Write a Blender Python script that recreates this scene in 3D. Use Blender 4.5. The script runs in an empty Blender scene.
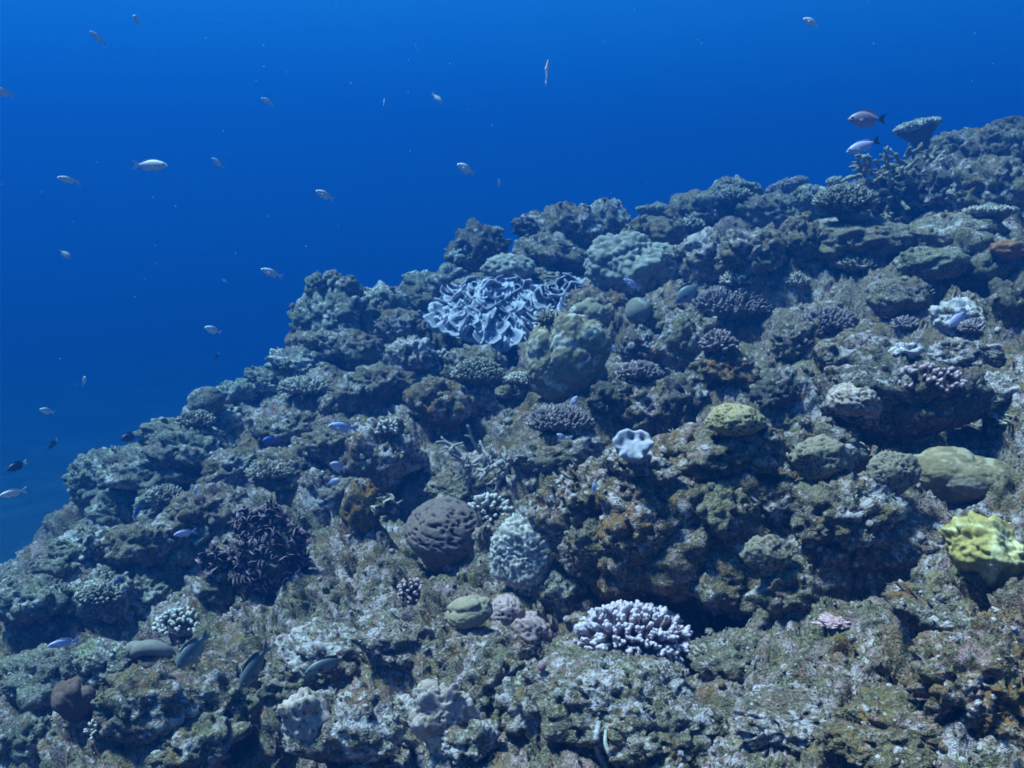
# An underwater coral reef slope under clear blue water, with small reef fish.
import bpy, bmesh, math, random
import numpy as np
from mathutils import Vector, Matrix, Quaternion

C = bpy.context.scene.collection
SC = bpy.context.scene
random.seed(7)
RNG = np.random.default_rng(11)

# ------------------------------------------------------------------ camera
FPX = 887.0                                   # focal length in pixels of the 1024 px wide picture
PITCH = math.radians(8.0)
cam_d = bpy.data.cameras.new('camera')
cam = bpy.data.objects.new('camera', cam_d)
C.objects.link(cam)
cam.location = (0, 0, 0)
cam.rotation_euler = (math.pi / 2 - PITCH, 0, 0)
cam_d.sensor_width = 36.0
cam_d.lens = 36.0 * FPX / 1024.0
cam_d.clip_start = 0.02
cam_d.clip_end = 400.0
SC.camera = cam

# ------------------------------------------------------------------ sky and sun
SUN_EL, SUN_AZ = math.radians(66), math.radians(-92)
world = bpy.data.worlds.new('World')
SC.world = world
world.use_nodes = True
wn = world.node_tree
bg = wn.nodes['Background']
sky = wn.nodes.new('ShaderNodeTexSky')
sky.sky_type = 'NISHITA'
sky.sun_disc = False
sky.sun_elevation = SUN_EL
sky.sun_rotation = SUN_AZ
wn.links.new(sky.outputs['Color'], bg.inputs['Color'])
bg.inputs['Strength'].default_value = 0.055
sun_d = bpy.data.lights.new('sun', 'SUN')
sun_d.energy = 5.0
sun_d.angle = math.radians(9.0)               # rays spread by the rippled sea surface
sun_d.color = (1.0, 0.65, 0.60)
sun = bpy.data.objects.new('sun', sun_d)
C.objects.link(sun)
S = Vector((math.cos(SUN_EL) * math.sin(SUN_AZ), math.cos(SUN_EL) * math.cos(SUN_AZ), math.sin(SUN_EL)))
sun.rotation_euler = (-S).to_track_quat('-Z', 'Y').to_euler()
sun.location = S * 20
vs = SC.view_settings
vs.view_transform = 'Standard'
vs.look = 'None'
vs.gamma = 1.0
vs.exposure = 3.03
SC.render.engine = 'CYCLES'
cy = SC.cycles
cy.use_denoising = True
cy.max_bounces = 5
cy.diffuse_bounces = 3
cy.glossy_bounces = 1
cy.transmission_bounces = 1
cy.volume_bounces = 1
cy.transparent_max_bounces = 4
cy.caustics_reflective = False
cy.caustics_refractive = False
cy.use_adaptive_sampling = True
cy.adaptive_threshold = 0.02
cy.filter_width = 1.7                          # the softness of a small camera behind its port


def rgb(*c):
    return (c[0], c[1], c[2], 1.0)


# ------------------------------------------------------------------ water: one box of tinted haze
WATER_TOP = 9.0
WATER_DENSITY = 0.19
WATER_COLOUR = (0.0026, 0.0389, 0.1379)            # how much of each colour is scattered
WATER_ABSORB = (0.0090, 0.2538, 0.4031)


def build_water():
    bm = bmesh.new()
    bmesh.ops.create_cube(bm, size=1.0)
    x0, x1, y0, y1, z0, z1 = -48, 48, -30, 62, -6.4, WATER_TOP
    for v in bm.verts:
        v.co = Vector(((x0 + x1) / 2 + v.co.x * (x1 - x0), (y0 + y1) / 2 + v.co.y * (y1 - y0), (z0 + z1) / 2 + v.co.z * (z1 - z0)))
    me = bpy.data.meshes.new('haze')
    bm.to_mesh(me)
    bm.free()
    o = bpy.data.objects.new('haze', me)
    C.objects.link(o)
    m = bpy.data.materials.new('sea_water')
    m.use_nodes = True
    nt = m.node_tree
    nt.nodes.clear()
    out = nt.nodes.new('ShaderNodeOutputMaterial')
    pv = nt.nodes.new('ShaderNodeVolumePrincipled')
    pv.inputs['Color'].default_value = rgb(*WATER_COLOUR)
    pv.inputs['Absorption Color'].default_value = rgb(*WATER_ABSORB)
    pv.inputs['Density'].default_value = WATER_DENSITY
    pv.inputs['Anisotropy'].default_value = 0.25
    nt.links.new(pv.outputs['Volume'], out.inputs['Volume'])
    me.materials.append(m)
    o['kind'] = 'stuff'
    o['label'] = 'clear blue sea water filling the whole scene'
    return o


# ------------------------------------------------------------------ noise in numpy
def _hash(ix, iy, iz, seed):
    h = (ix.astype(np.uint32) * np.uint32(374761393) + iy.astype(np.uint32) * np.uint32(668265263)
         + iz.astype(np.uint32) * np.uint32(2246822519) + np.uint32((seed * 3266489917) & 0xffffffff))
    h = (h ^ (h >> np.uint32(15))) * np.uint32(2246822519)
    h = (h ^ (h >> np.uint32(13))) * np.uint32(3266489917)
    return h ^ (h >> np.uint32(16))


def perlin(p, seed=0):
    p = p.astype(np.float32)
    i = np.floor(p).astype(np.int32)
    f = p - i
    w = f * f * f * (f * (f * 6 - 15) + 10)
    out = 0
    for dx in (0, 1):
        wx = w[:, 0] if dx else 1 - w[:, 0]
        for dy in (0, 1):
            wy = w[:, 1] if dy else 1 - w[:, 1]
            for dz in (0, 1):
                wz = w[:, 2] if dz else 1 - w[:, 2]
                h = _hash(i[:, 0] + dx, i[:, 1] + dy, i[:, 2] + dz, seed)
                gx = ((h & np.uint32(1023)).astype(np.float32) / 511.5) - 1
                gy = (((h >> np.uint32(10)) & np.uint32(1023)).astype(np.float32) / 511.5) - 1
                gz = (((h >> np.uint32(20)) & np.uint32(1023)).astype(np.float32) / 511.5) - 1
                out = out + wx * wy * wz * (gx * (f[:, 0] - dx) + gy * (f[:, 1] - dy) + gz * (f[:, 2] - dz))
    return out * 1.3


def fbm(p, octv=4, seed=0, gain=0.5, lac=2.03):
    out, a = 0, 1.0
    q = p.astype(np.float32)
    for k in range(octv):
        out = out + a * perlin(q, seed + k * 17)
        a *= gain
        q = q * lac + 7.31
    return out


def worley(p, seed=0, jitter=0.9, second=False):
    """distance to the nearest cell point, a random value of that cell, and the second distance"""
    p = p.astype(np.float32)
    i = np.floor(p).astype(np.int32)
    f = p - i
    n = len(p)
    d1 = np.full(n, 9.0, np.float32)
    d2 = np.full(n, 9.0, np.float32)
    cid = np.zeros(n, np.float32)
    for dx in (-1, 0, 1):
        for dy in (-1, 0, 1):
            for dz in (-1, 0, 1):
                h = _hash(i[:, 0] + dx, i[:, 1] + dy, i[:, 2] + dz, seed)
                jx = (h & np.uint32(1023)).astype(np.float32) / 1023.0 - 0.5
                jy = ((h >> np.uint32(10)) & np.uint32(1023)).astype(np.float32) / 1023.0 - 0.5
                jz = ((h >> np.uint32(20)) & np.uint32(1023)).astype(np.float32) / 1023.0 - 0.5
                ddx = dx + 0.5 + jitter * jx - f[:, 0]
                ddy = dy + 0.5 + jitter * jy - f[:, 1]
                ddz = dz + 0.5 + jitter * jz - f[:, 2]
                d = ddx * ddx + ddy * ddy + ddz * ddz
                near = d < d1
                if second:
                    d2 = np.where(near, d1, np.minimum(d2, d))
                cid = np.where(near, (h >> np.uint32(7)).astype(np.float32) % 997 / 997.0, cid)
                d1 = np.where(near, d, d1)
    return np.sqrt(d1), cid, np.sqrt(d2)


def sstep(a, b, x):
    t = np.clip((x - a) / (b - a), 0, 1)
    return t * t * (3 - 2 * t)


# ------------------------------------------------------------------ mesh helpers
def make_mesh(name, verts, faces, mat=None, smooth=True):
    me = bpy.data.meshes.new(name)
    verts = np.ascontiguousarray(verts, dtype=np.float32)
    cell = None
    if verts.shape[1] == 4:
        cell = np.ascontiguousarray(verts[:, 3])
        verts = np.ascontiguousarray(verts[:, :3])
    if isinstance(faces, np.ndarray):
        nv, nf, k = len(verts), len(faces), faces.shape[1]
        me.vertices.add(nv)
        me.vertices.foreach_set('co', verts.ravel())
        me.loops.add(nf * k)
        me.loops.foreach_set('vertex_index', np.ascontiguousarray(faces, dtype=np.int32).ravel())
        me.polygons.add(nf)
        me.polygons.foreach_set('loop_start', np.arange(0, nf * k, k, dtype=np.int32))
        me.polygons.foreach_set('loop_total', np.full(nf, k, np.int32))
        me.update(calc_edges=True)
    else:
        me.from_pydata([tuple(map(float, v)) for v in verts], [], faces)
        me.update()
    if smooth:
        me.polygons.foreach_set('use_smooth', np.ones(len(me.polygons), dtype=bool))
    if cell is not None:
        me.attributes.new('cell', 'FLOAT', 'POINT').data.foreach_set('value', cell)
    if mat is not None:
        me.materials.append(mat)
    return me


def put(name, me, parent=None, loc=None, rot=None, scale=None):
    o = bpy.data.objects.new(name, me)
    C.objects.link(o)
    if parent is not None:
        o.parent = parent
    if loc is not None:
        o.location = loc
    if rot is not None:
        o.rotation_mode = 'QUATERNION'
        o.rotation_quaternion = rot
    if scale is not None:
        o.scale = scale if hasattr(scale, '__len__') else (scale, scale, scale)
    return o


def tag(o, label=None, cat=None, group=None, kind=None):
    if label:
        o['label'] = label
    if cat:
        o['category'] = cat
    if group:
        o['group'] = group
    if kind:
        o['kind'] = kind
    return o


def thing(name, label, cat, loc=(0, 0, 0), rot=None, group=None, scale=None):
    return tag(put(name, None, None, loc, rot, scale), label, cat, group)


_ICO = {}


def ico(sub):
    if sub not in _ICO:
        bm = bmesh.new()
        bmesh.ops.create_icosphere(bm, subdivisions=sub, radius=1.0)
        bm.verts.ensure_lookup_table()
        v = np.array([q.co[:] for q in bm.verts], np.float32)
        f = np.array([[w.index for w in q.verts] for q in bm.faces], np.int32)
        bm.free()
        _ICO[sub] = (v, f)
    v, f = _ICO[sub]
    return v.copy(), f


def drop_below(v, f, z):
    """leave out the faces that lie wholly under height z (buried in the reef)"""
    keep = (v[f][:, :, 2] > z).any(axis=1)
    f = f[keep]
    used = np.unique(f)
    re = np.full(len(v), -1, np.int32)
    re[used] = np.arange(len(used))
    return v[used], re[f]


def join(parts):
    vs, fs, n = [], [], 0
    for v, f in parts:
        vs.append(v)
        fs.append(f + n)
        n += len(v)
    return np.concatenate(vs), np.concatenate(fs)


def tube(path, radii, seg=7, cap=True):
    """triangulated tapered tube along a path"""
    path = np.asarray(path, np.float32)
    n = len(path)
    tang = np.gradient(path, axis=0)
    tang /= np.linalg.norm(tang, axis=1, keepdims=True) + 1e-9
    ref = np.array([0.31, 0.17, 0.93]) if abs(tang[0][2]) < 0.9 else np.array([0.95, 0.2, 0.1])
    V = []
    for k in range(n):
        a = np.cross(tang[k], ref)
        a /= np.linalg.norm(a) + 1e-9
        b = np.cross(tang[k], a)
        for s in range(seg):
            t = 2 * math.pi * s / seg
            V.append(path[k] + radii[k] * (math.cos(t) * a + math.sin(t) * b))
    F = []
    for k in range(n - 1):
        for s in range(seg):
            p, q = k * seg + s, k * seg + (s + 1) % seg
            F.append((p, q, q + seg))
            F.append((p, q + seg, p + seg))
    if cap:
        V.append(path[-1] + tang[-1] * radii[-1] * 0.5)
        c = len(V) - 1
        for s in range(seg):
            F.append(((n - 1) * seg + s, (n - 1) * seg + (s + 1) % seg, c))
    return np.array(V, np.float32), np.array(F, np.int32)


def ray_dir(u, v):
    a, b = (u - 512.0) / FPX, (384.0 - v) / FPX
    c, s = math.cos(PITCH), math.sin(PITCH)
    return Vector((a, c + b * s, -s + b * c))          # depth 1 along the view axis


def at(u, v, depth):
    return ray_dir(u, v) * depth


def quat_up(n, yaw=0.0):
    n = Vector(n).normalized()
    return Vector((0, 0, 1)).rotation_difference(n) @ Quaternion((0, 0, 1), yaw)


def cast(u, v):
    """the reef point seen at a place in the picture, its normal and its depth"""
    d = ray_dir(u, v)
    ok, loc, nor, _i, ob, _m = SC.ray_cast(bpy.context.view_layer.depsgraph, Vector((0, 0, 0)), d.normalized(), distance=60)
    if not ok:
        return None
    depth = loc.dot(ray_dir(512, 384))
    return loc, nor, depth


def refresh():
    bpy.context.view_layer.update()


# ------------------------------------------------------------------ materials
class NT:
    """a small helper for wiring shader nodes"""

    def __init__(self, name):
        self.m = bpy.data.materials.new(name)
        self.m.use_nodes = True
        self.t = self.m.node_tree
        self.b = self.t.nodes['Principled BSDF']
        self.b.inputs['Specular IOR Level'].default_value = 0.15
        self.b.inputs['Roughness'].default_value = 0.85

    def n(self, kind, **kw):
        x = self.t.nodes.new(kind)
        for k, v in kw.items():
            setattr(x, k, v)
        return x

    def l(self, a, b):
        self.t.links.new(a, b)

    def coords(self, spread=True):
        tc = self.n('ShaderNodeTexCoord')
        if not spread:
            return tc.outputs['Object']
        oi = self.n('ShaderNodeObjectInfo')
        ad = self.n('ShaderNodeVectorMath', operation='MULTIPLY_ADD')
        cb = self.n('ShaderNodeCombineXYZ')
        for k in range(3):
            self.l(oi.outputs['Random'], cb.inputs[k])
        self.l(cb.outputs[0], ad.inputs[0])
        ad.inputs[1].default_value = (37.0, 53.0, 71.0)
        self.l(tc.outputs['Object'], ad.inputs[2])
        return ad.outputs[0]

    def noise(self, co, scale, detail=4.0, rough=0.6, dist=0.0):
        x = self.n('ShaderNodeTexNoise')
        x.inputs['Scale'].default_value = scale
        x.inputs['Detail'].default_value = detail
        x.inputs['Roughness'].default_value = rough
        x.inputs['Distortion'].default_value = dist
        self.l(co, x.inputs['Vector'])
        return x.outputs['Fac']

    def voro(self, co, scale, feature='F1', out='Distance'):
        x = self.n('ShaderNodeTexVoronoi', feature=feature)
        x.inputs['Scale'].default_value = scale
        self.l(co, x.inputs['Vector'])
        return x.outputs[out]

    def ramp(self, fac, a, b, lo=0.0, hi=1.0):
        x = self.n('ShaderNodeMapRange', interpolation_type='SMOOTHSTEP')
        x.inputs['From Min'].default_value = a
        x.inputs['From Max'].default_value = b
        x.inputs['To Min'].default_value = lo
        x.inputs['To Max'].default_value = hi
        self.l(fac, x.inputs['Value'])
        return x.outputs['Result']

    def mix(self, fac, a, b):
        x = self.n('ShaderNodeMix', data_type='RGBA')
        for s, v in ((x.inputs['Factor'], fac), (x.inputs[6], a), (x.inputs[7], b)):
            if isinstance(v, (tuple, list)):
                s.default_value = rgb(*v)
            elif isinstance(v, (int, float)):
                s.default_value = v
            else:
                self.l(v, s)
        return x.outputs[2]

    def math(self, op, a, b=0.5):
        x = self.n('ShaderNodeMath', operation=op)
        for s, v in ((x.inputs[0], a), (x.inputs[1], b)):
            if isinstance(v, (int, float)):
                s.default_value = v
            else:
                self.l(v, s)
        return x.outputs[0]

    def bump(self, h, strength=0.6, dist=0.01, prev=None):
        x = self.n('ShaderNodeBump')
        x.inputs['Strength'].default_value = strength
        x.inputs['Distance'].default_value = dist
        self.l(h, x.inputs['Height'])
        if prev is not None:
            self.l(prev, x.inputs['Normal'])
        self.l(x.outputs['Normal'], self.b.inputs['Normal'])
        return x.outputs['Normal']

    def done(self, col):
        self.l(col, self.b.inputs['Base Color']) if not isinstance(col, tuple) else setattr(self.b.inputs['Base Color'], 'default_value', rgb(*col))
        return self.m


def reef_rock(name, turf, pale, rust, pink, pale_at=0.56, rust_at=0.60, pink_at=0.62, k=1.0, spread=True):
    """dead reef limestone: turf algae, bare pale patches, rusty algae and mauve coralline crust, all in patches of several sizes"""
    t = NT(name)
    co = t.coords(spread)
    big, mid = t.noise(co, 3.1 * k, 5, 0.62, 0.4), t.noise(co, 13.0 * k, 6, 0.70, 0.8)
    fine, grit = t.noise(co, 58.0 * k, 5, 0.72, 0.6), t.noise(co, 170.0 * k, 2, 0.7)
    off = t.n('ShaderNodeVectorMath', operation='ADD')
    t.l(co, off.inputs[0])
    off.inputs[1].default_value = (9.1, 4.7, 2.3)
    mid2, fine2 = t.noise(off.outputs[0], 8.0 * k, 5, 0.66, 0.9), t.noise(off.outputs[0], 78.0 * k, 4, 0.74, 0.5)
    dark = tuple(0.40 * c for c in turf)
    maroon = (turf[0] * 0.95, turf[1] * 0.66, turf[2] * 0.80)
    olive = (turf[0] * 1.05, turf[1] * 1.12, turf[2] * 0.70)
    hue = t.noise(off.outputs[0], 5.5 * k, 4, 0.6, 0.6)
    base = t.mix(t.ramp(hue, 0.54, 0.60), t.mix(t.ramp(hue, 0.46, 0.40), turf, olive), maroon)
    col = t.mix(t.ramp(fine, 0.36, 0.64), dark, base)
    col = t.mix(t.ramp(grit, 0.50, 0.68), col, tuple(min(1, 1.4 * c) for c in turf))
    r = t.math('ADD', t.math('MULTIPLY', mid2, 0.52), t.math('MULTIPLY', fine2, 0.48))
    col = t.mix(t.ramp(r, rust_at - 0.05, rust_at + 0.04, 0, 0.9), col, rust)
    q = t.math('ADD', t.math('MULTIPLY', mid, 0.5), t.math('MULTIPLY', fine2, 0.5))
    col = t.mix(t.ramp(q, pink_at - 0.05, pink_at + 0.03, 0, 0.85), col, pink)
    p = t.math('ADD', t.math('ADD', t.math('MULTIPLY', big, 0.30), t.math('MULTIPLY', mid, 0.34)), t.math('MULTIPLY', fine, 0.36))
    col = t.mix(t.ramp(fine2, 0.44, 0.36, 0, 0.9), col, (0.024, 0.024, 0.028))
    col = t.mix(t.ramp(p, pale_at - 0.035, pale_at + 0.035, 0, 0.95), col, pale)
    sp = t.voro(co, 120 * k, 'F1', 'Distance')
    sc = t.voro(co, 120 * k, 'F1', 'Color')
    sep = t.n('ShaderNodeSeparateColor')
    t.l(sc, sep.inputs[0])
    speck = t.math('MULTIPLY', t.ramp(sp, 0.42, 0.22), t.ramp(sep.outputs[0], 0.90, 0.95, 0, 0.6))
    col = t.mix(speck, col, tuple(min(1, 1.25 * c) for c in pale))
    h = t.math('ADD', t.math('MULTIPLY', fine, 0.55), t.math('MULTIPLY', grit, 0.45))
    t.bump(h, 1.0, 0.022 / k)
    return t.done(col)


def cell_skin(name, pit, wall, patch, patch_at=0.60, mud=(0.20, 0.19, 0.15), mud_at=0.57):
    """coral tissue with pits of one colour between walls of another, following the built cells, and some algae over it"""
    t = NT(name)
    co = t.coords(True)
    at_ = t.n('ShaderNodeAttribute', attribute_name='cell')
    g, a = t.noise(co, 130, 3, 0.7), t.noise(co, 24, 5, 0.68, 0.6)
    col = t.mix(t.ramp(at_.outputs['Fac'], 0.15, 0.75), pit, wall)
    col = t.mix(t.ramp(g, 0.35, 0.7, 0, 0.4), col, tuple(c * 0.55 for c in wall))
    col = t.mix(t.ramp(a, patch_at - 0.04, patch_at + 0.05, 0, 0.8), col, patch)
    col = t.mix(t.ramp(t.noise(co, 34, 6, 0.72, 0.9), mud_at, mud_at + 0.06, 0, 0.85), col, mud)
    t.bump(g, 0.35, 0.004)
    return t.done(col)


def coral_skin(name, base, tip=None, tip_from=0.0, tip_to=1.0, var=0.25, grain=90.0, bump=0.35, spread=True, patch=None, patch_at=0.62):
    """live coral tissue; tip: the colour its growing ends, or rims painted as lit, take along local Z"""
    t = NT(name)
    co = t.coords(spread)
    a = t.noise(co, grain * 0.12, 4, 0.6)
    g = t.noise(co, grain, 3, 0.7)
    col = t.mix(t.ramp(a, 0.3, 0.7), tuple(c * (1 - var) for c in base), tuple(min(1, c * (1 + var)) for c in base))
    col = t.mix(t.ramp(g, 0.35, 0.7, 0, 0.45), col, tuple(c * 0.55 for c in base))
    if patch is not None:
        col = t.mix(t.ramp(t.noise(co, grain * 0.2, 4, 0.65, 0.6), patch_at - 0.04, patch_at + 0.04), col, patch)
    if tip is not None:
        tc = t.n('ShaderNodeTexCoord')
        sep = t.n('ShaderNodeSeparateXYZ')
        t.l(tc.outputs['Object'], sep.inputs[0])
        col = t.mix(t.ramp(sep.outputs[2], tip_from, tip_to), col, tip)
    t.bump(g, bump, 0.004)
    return t.done(col)


MAT = {}
MAT['reef'] = reef_rock('reef_limestone', (0.185, 0.150, 0.098), (0.43, 0.36, 0.37), (0.21, 0.105, 0.036), (0.33, 0.19, 0.21), 0.545, 0.55, 0.55, spread=False)

# ------------------------------------------------------------------ the reef slope
# (picture column, picture row, distance) of places on the smoothed slope, then points behind its crest and beside the view
NEAR = [
    (-150, 768, 2.45), (0, 768, 2.30), (256, 768, 1.95), (512, 768, 1.70), (768, 768, 1.52), (1024, 768, 1.38), (1200, 768, 1.3),
    (0, 680, 2.95), (256, 660, 2.42), (512, 650, 2.10), (768, 650, 1.85), (1024, 640, 1.66), (1200, 640, 1.55),
    (130, 590, 3.25), (300, 570, 2.95), (512, 560, 2.48), (768, 545, 2.25), (1024, 535, 2.02),
    (190, 490, 3.95), (340, 470, 3.65), (512, 460, 3.20), (768, 445, 2.85), (1024, 440, 2.50), (1200, 430, 2.3),
    (290, 410, 4.70), (420, 385, 4.50), (560, 375, 4.15), (768, 355, 3.70), (1024, 345, 3.20),
    (450, 310, 5.20), (600, 300, 5.05), (768, 275, 4.70), (1024, 255, 4.10), (1200, 250, 3.8),
    (560, 268, 6.00), (680, 249, 6.00), (800, 230, 5.70), (920, 217, 5.4), (1024, 193, 5.20), (1200, 143, 5.0),
]
CREST = [
    (-120, 665, 3.5), (5, 612, 3.9), (60, 560, 4.3), (110, 505, 4.6), (190, 438, 5.0), (270, 400, 5.4), (330, 352, 5.6), (400, 324, 5.9),
    (470, 288, 6.2), (540, 268, 6.7), (620, 256, 6.9), (720, 237, 6.9), (830, 217, 6.6), (930, 201, 6.3), (1024, 182, 6.1), (1200, 134, 5.9),
]
HOLLOWS = [  # (column, row, depth of the hollow, radius) : caves and gaps between the coral heads
    (480, 348, 0.60, 0.34), (505, 366, 0.35, 0.22), (700, 612, 0.22, 0.16), (300, 575, 0.16, 0.16), (440, 480, 0.22, 0.24), (470, 475, 0.16, 0.2), (730, 600, 0.22, 0.20), (840, 590, 0.16, 0.12), (880, 455, 0.20, 0.26),
    (150, 500, 0.25, 0.24), (545, 655, 0.10, 0.08), (290, 750, 0.12, 0.10), (390, 750, 0.12, 0.09), (730, 335, 0.15, 0.18), (860, 285, 0.18, 0.2),
    (910, 225, 0.25, 0.3), (690, 260, 0.2, 0.25), (610, 350, 0.2, 0.15), (40, 620, 0.18, 0.16), (235, 470, 0.2, 0.2), (780, 240, 0.2, 0.2), (960, 340, 0.1, 0.2), (850, 375, 0.12, 0.2),
]
SEABED_Z = -4.0


def fit_slope():
    pts = [at(*p) for p in NEAR] + [at(*p) for p in CREST]
    for u, v, d in CREST:
        p = at(u, v, d)
        w = p.xy.normalized()
        left = max(0.0, min(1.0, (520 - u) / 480.0))        # the crest falls away more steeply on the low side
        pts.append(Vector((p.x + w.x * 0.8 - left * 0.5, p.y + w.y * 0.8, p.z - 0.25 - 0.55 * left)))
        pts.append(Vector((p.x + w.x * 2.4 - left * 1.4, p.y + w.y * 2.4, p.z - 1.0 - 1.1 * left)))
        pts.append(Vector((p.x + w.x * 5.0 - left * 2.0, p.y + w.y * 5.0, p.z - 2.4 - 1.2 * left)))
    for x, y, z in ((-3.2, 1.2, -2.3), (-2.2, 0.4, -1.9), (-4.5, 2.5, -3.2), (-6, 1, -4.2), (-1, 0.4, -1.55), (0, 0.5, -1.3), (0.6, 0.3, -1.15), (1.5, 0.6, -0.9),
                    (2.5, 1.2, -0.55), (4.0, 2.0, 0.2), (5, 3.5, 0.9), (6.5, 6, 1.8), (6, 1, 0.9), (8, 3, 1.9)):
        pts.append(Vector((x, y, z)))
    P = np.array([p[:] for p in pts])
    return P


_P = fit_slope()


def _tps(r2):
    return 0.5 * r2 * np.log(r2 + 1e-9)


_n = len(_P)
_A = np.zeros((_n + 3, _n + 3))
_d2 = ((_P[:, None, :2] - _P[None, :, :2]) ** 2).sum(-1)
_A[:_n, :_n] = _tps(_d2) + np.eye(_n) * 0.02
_A[:_n, _n:] = np.c_[np.ones(_n), _P[:, :2]]
_A[_n:, :_n] = _A[:_n, _n:].T
_w = np.linalg.solve(_A, np.r_[_P[:, 2], 0, 0, 0])


def slope_height(x, y):
    out = np.empty(len(x))
    for s in range(0, len(x), 40000):
        xx, yy = x[s:s + 40000], y[s:s + 40000]
        r2 = (xx[:, None] - _P[None, :, 0]) ** 2 + (yy[:, None] - _P[None, :, 1]) ** 2
        out[s:s + 40000] = _tps(r2) @ _w[:_n] + _w[_n] + _w[_n + 1] * xx + _w[_n + 2] * yy
    return out


def build_reef():
    NA, NR = 640, 620
    core = np.linspace(-0.60, 0.60, NA - 80)
    ang = np.concatenate([np.linspace(-1.15, -0.605, 40), core, np.linspace(0.605, 1.15, 40)])
    lr = np.linspace(math.log(1.05), math.log(8.2), NR - 60)
    rad = np.exp(np.concatenate([np.linspace(math.log(0.5), math.log(1.04), 30), lr, np.linspace(math.log(8.3), math.log(13.0), 30)]))
    A, R = np.meshgrid(ang, rad)
    x, y = (R * np.sin(A)).ravel(), (R * np.cos(A)).ravel()
    # a coarse sheet first, then bilinear, since the slope is smooth
    ca, cr = np.linspace(-1.15, 1.15, 150), np.exp(np.linspace(math.log(0.5), math.log(13.0), 150))
    GA, GR = np.meshgrid(ca, cr)
    GZ = slope_height((GR * np.sin(GA)).ravel(), (GR * np.cos(GA)).ravel()).reshape(GA.shape)
    fi = (A.ravel() - ca[0]) / (ca[1] - ca[0])
    fj = (np.log(R.ravel()) - math.log(0.5)) / (math.log(13.0 / 0.5) / 149)
    i0, j0 = np.clip(fi.astype(int), 0, 148), np.clip(fj.astype(int), 0, 148)
    fi, fj = np.clip(fi - i0, 0, 1), np.clip(fj - j0, 0, 1)
    z = (GZ[j0, i0] * (1 - fi) * (1 - fj) + GZ[j0, i0 + 1] * fi * (1 - fj) + GZ[j0 + 1, i0] * (1 - fi) * fj + GZ[j0 + 1, i0 + 1] * fi * fj)
    for u, v, dep, rr in HOLLOWS:
        # where the smooth slope lies under this picture place
        d = ray_dir(u, v)
        ts = np.linspace(1.0, 8.0, 400)
        zz = slope_height(d.x * ts, d.y * ts)
        hit = np.nonzero(d.z * ts < zz)[0]
        if len(hit) == 0:
            continue
        t = ts[hit[0]]
        r2 = (x - d.x * t) ** 2 + (y - d.y * t) ** 2
        z = z - dep * np.exp(-r2 / (2 * (rr * 0.6) ** 2))
    p = np.stack([x, y, z], 1).astype(np.float32)
    # lumps, knobs and pits, pushed out along the slope's own normal so that they overhang a little
    Z = z.reshape(A.shape)
    du = np.gradient(p.reshape(*A.shape, 3), axis=1)
    dv = np.gradient(p.reshape(*A.shape, 3), axis=0)
    nrm = np.cross(du, dv).reshape(-1, 3)
    nrm /= np.linalg.norm(nrm, axis=1, keepdims=True) + 1e-12
    q = p + 0.10 * np.stack([fbm(p * 2.3, 3, 5), fbm(p * 2.3, 3, 6), fbm(p * 2.3, 3, 7)], 1)
    disp = 0.16 * fbm(p * 1.1, 3, 3)
    d1, c1, _ = worley(q * 3.2, 21)
    disp += 0.17 * (0.25 + c1) * (np.clip(1 - 1.45 * d1 * d1, -0.45, 1))
    q2 = p + 0.03 * np.stack([fbm(p * 9, 2, 15), fbm(p * 9, 2, 16), fbm(p * 9, 2, 17)], 1)
    d2, c2, _ = worley(q2 * 9.0, 31)
    disp += 0.055 * (c2 - 0.15) * np.clip(1 - 1.5 * d2 * d2, -0.3, 1)
    d3, c3, _ = worley((p + 0.01 * fbm(p * 30, 2, 8)[:, None]) * 26.0, 41)
    disp += 0.028 * (c3 - 0.25) * np.clip(1 - 1.6 * d3 * d3, -0.3, 1)
    rough = sstep(-0.2, 0.3, fbm(p * 3.0, 2, 51))
    d4, c4, _ = worley(p * 70.0, 43)
    disp += (0.005 + 0.009 * rough) * (c4 - 0.2) * np.clip(1 - 1.6 * d4 * d4, -0.3, 1)
    disp += 0.026 * fbm(p * 13, 5, 61, 0.62)
    pit = fbm(p * 17, 2, 71)
    disp -= 0.06 * sstep(0.25, 0.55, pit)
    disp -= 0.026 * sstep(0.25, 0.52, fbm(p * 42, 2, 73))
    p = p + nrm * disp[:, None].astype(np.float32)
    p[:, :2] += 0.02 * np.stack([fbm(p * 14, 3, 81), fbm(p * 14, 3, 82)], 1)
    idx = np.arange(NA * NR).reshape(NR, NA)
    F = np.stack([idx[:-1, :-1].ravel(), idx[:-1, 1:].ravel(), idx[1:, 1:].ravel(), idx[1:, :-1].ravel()], 1)
    me = make_mesh('reef_slope', p, F, MAT['reef'])
    o = put('reef_slope', me)
    tag(o, 'rough reef slope crusted with turf algae, rising to the far crest', kind='structure')
    return o


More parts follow.
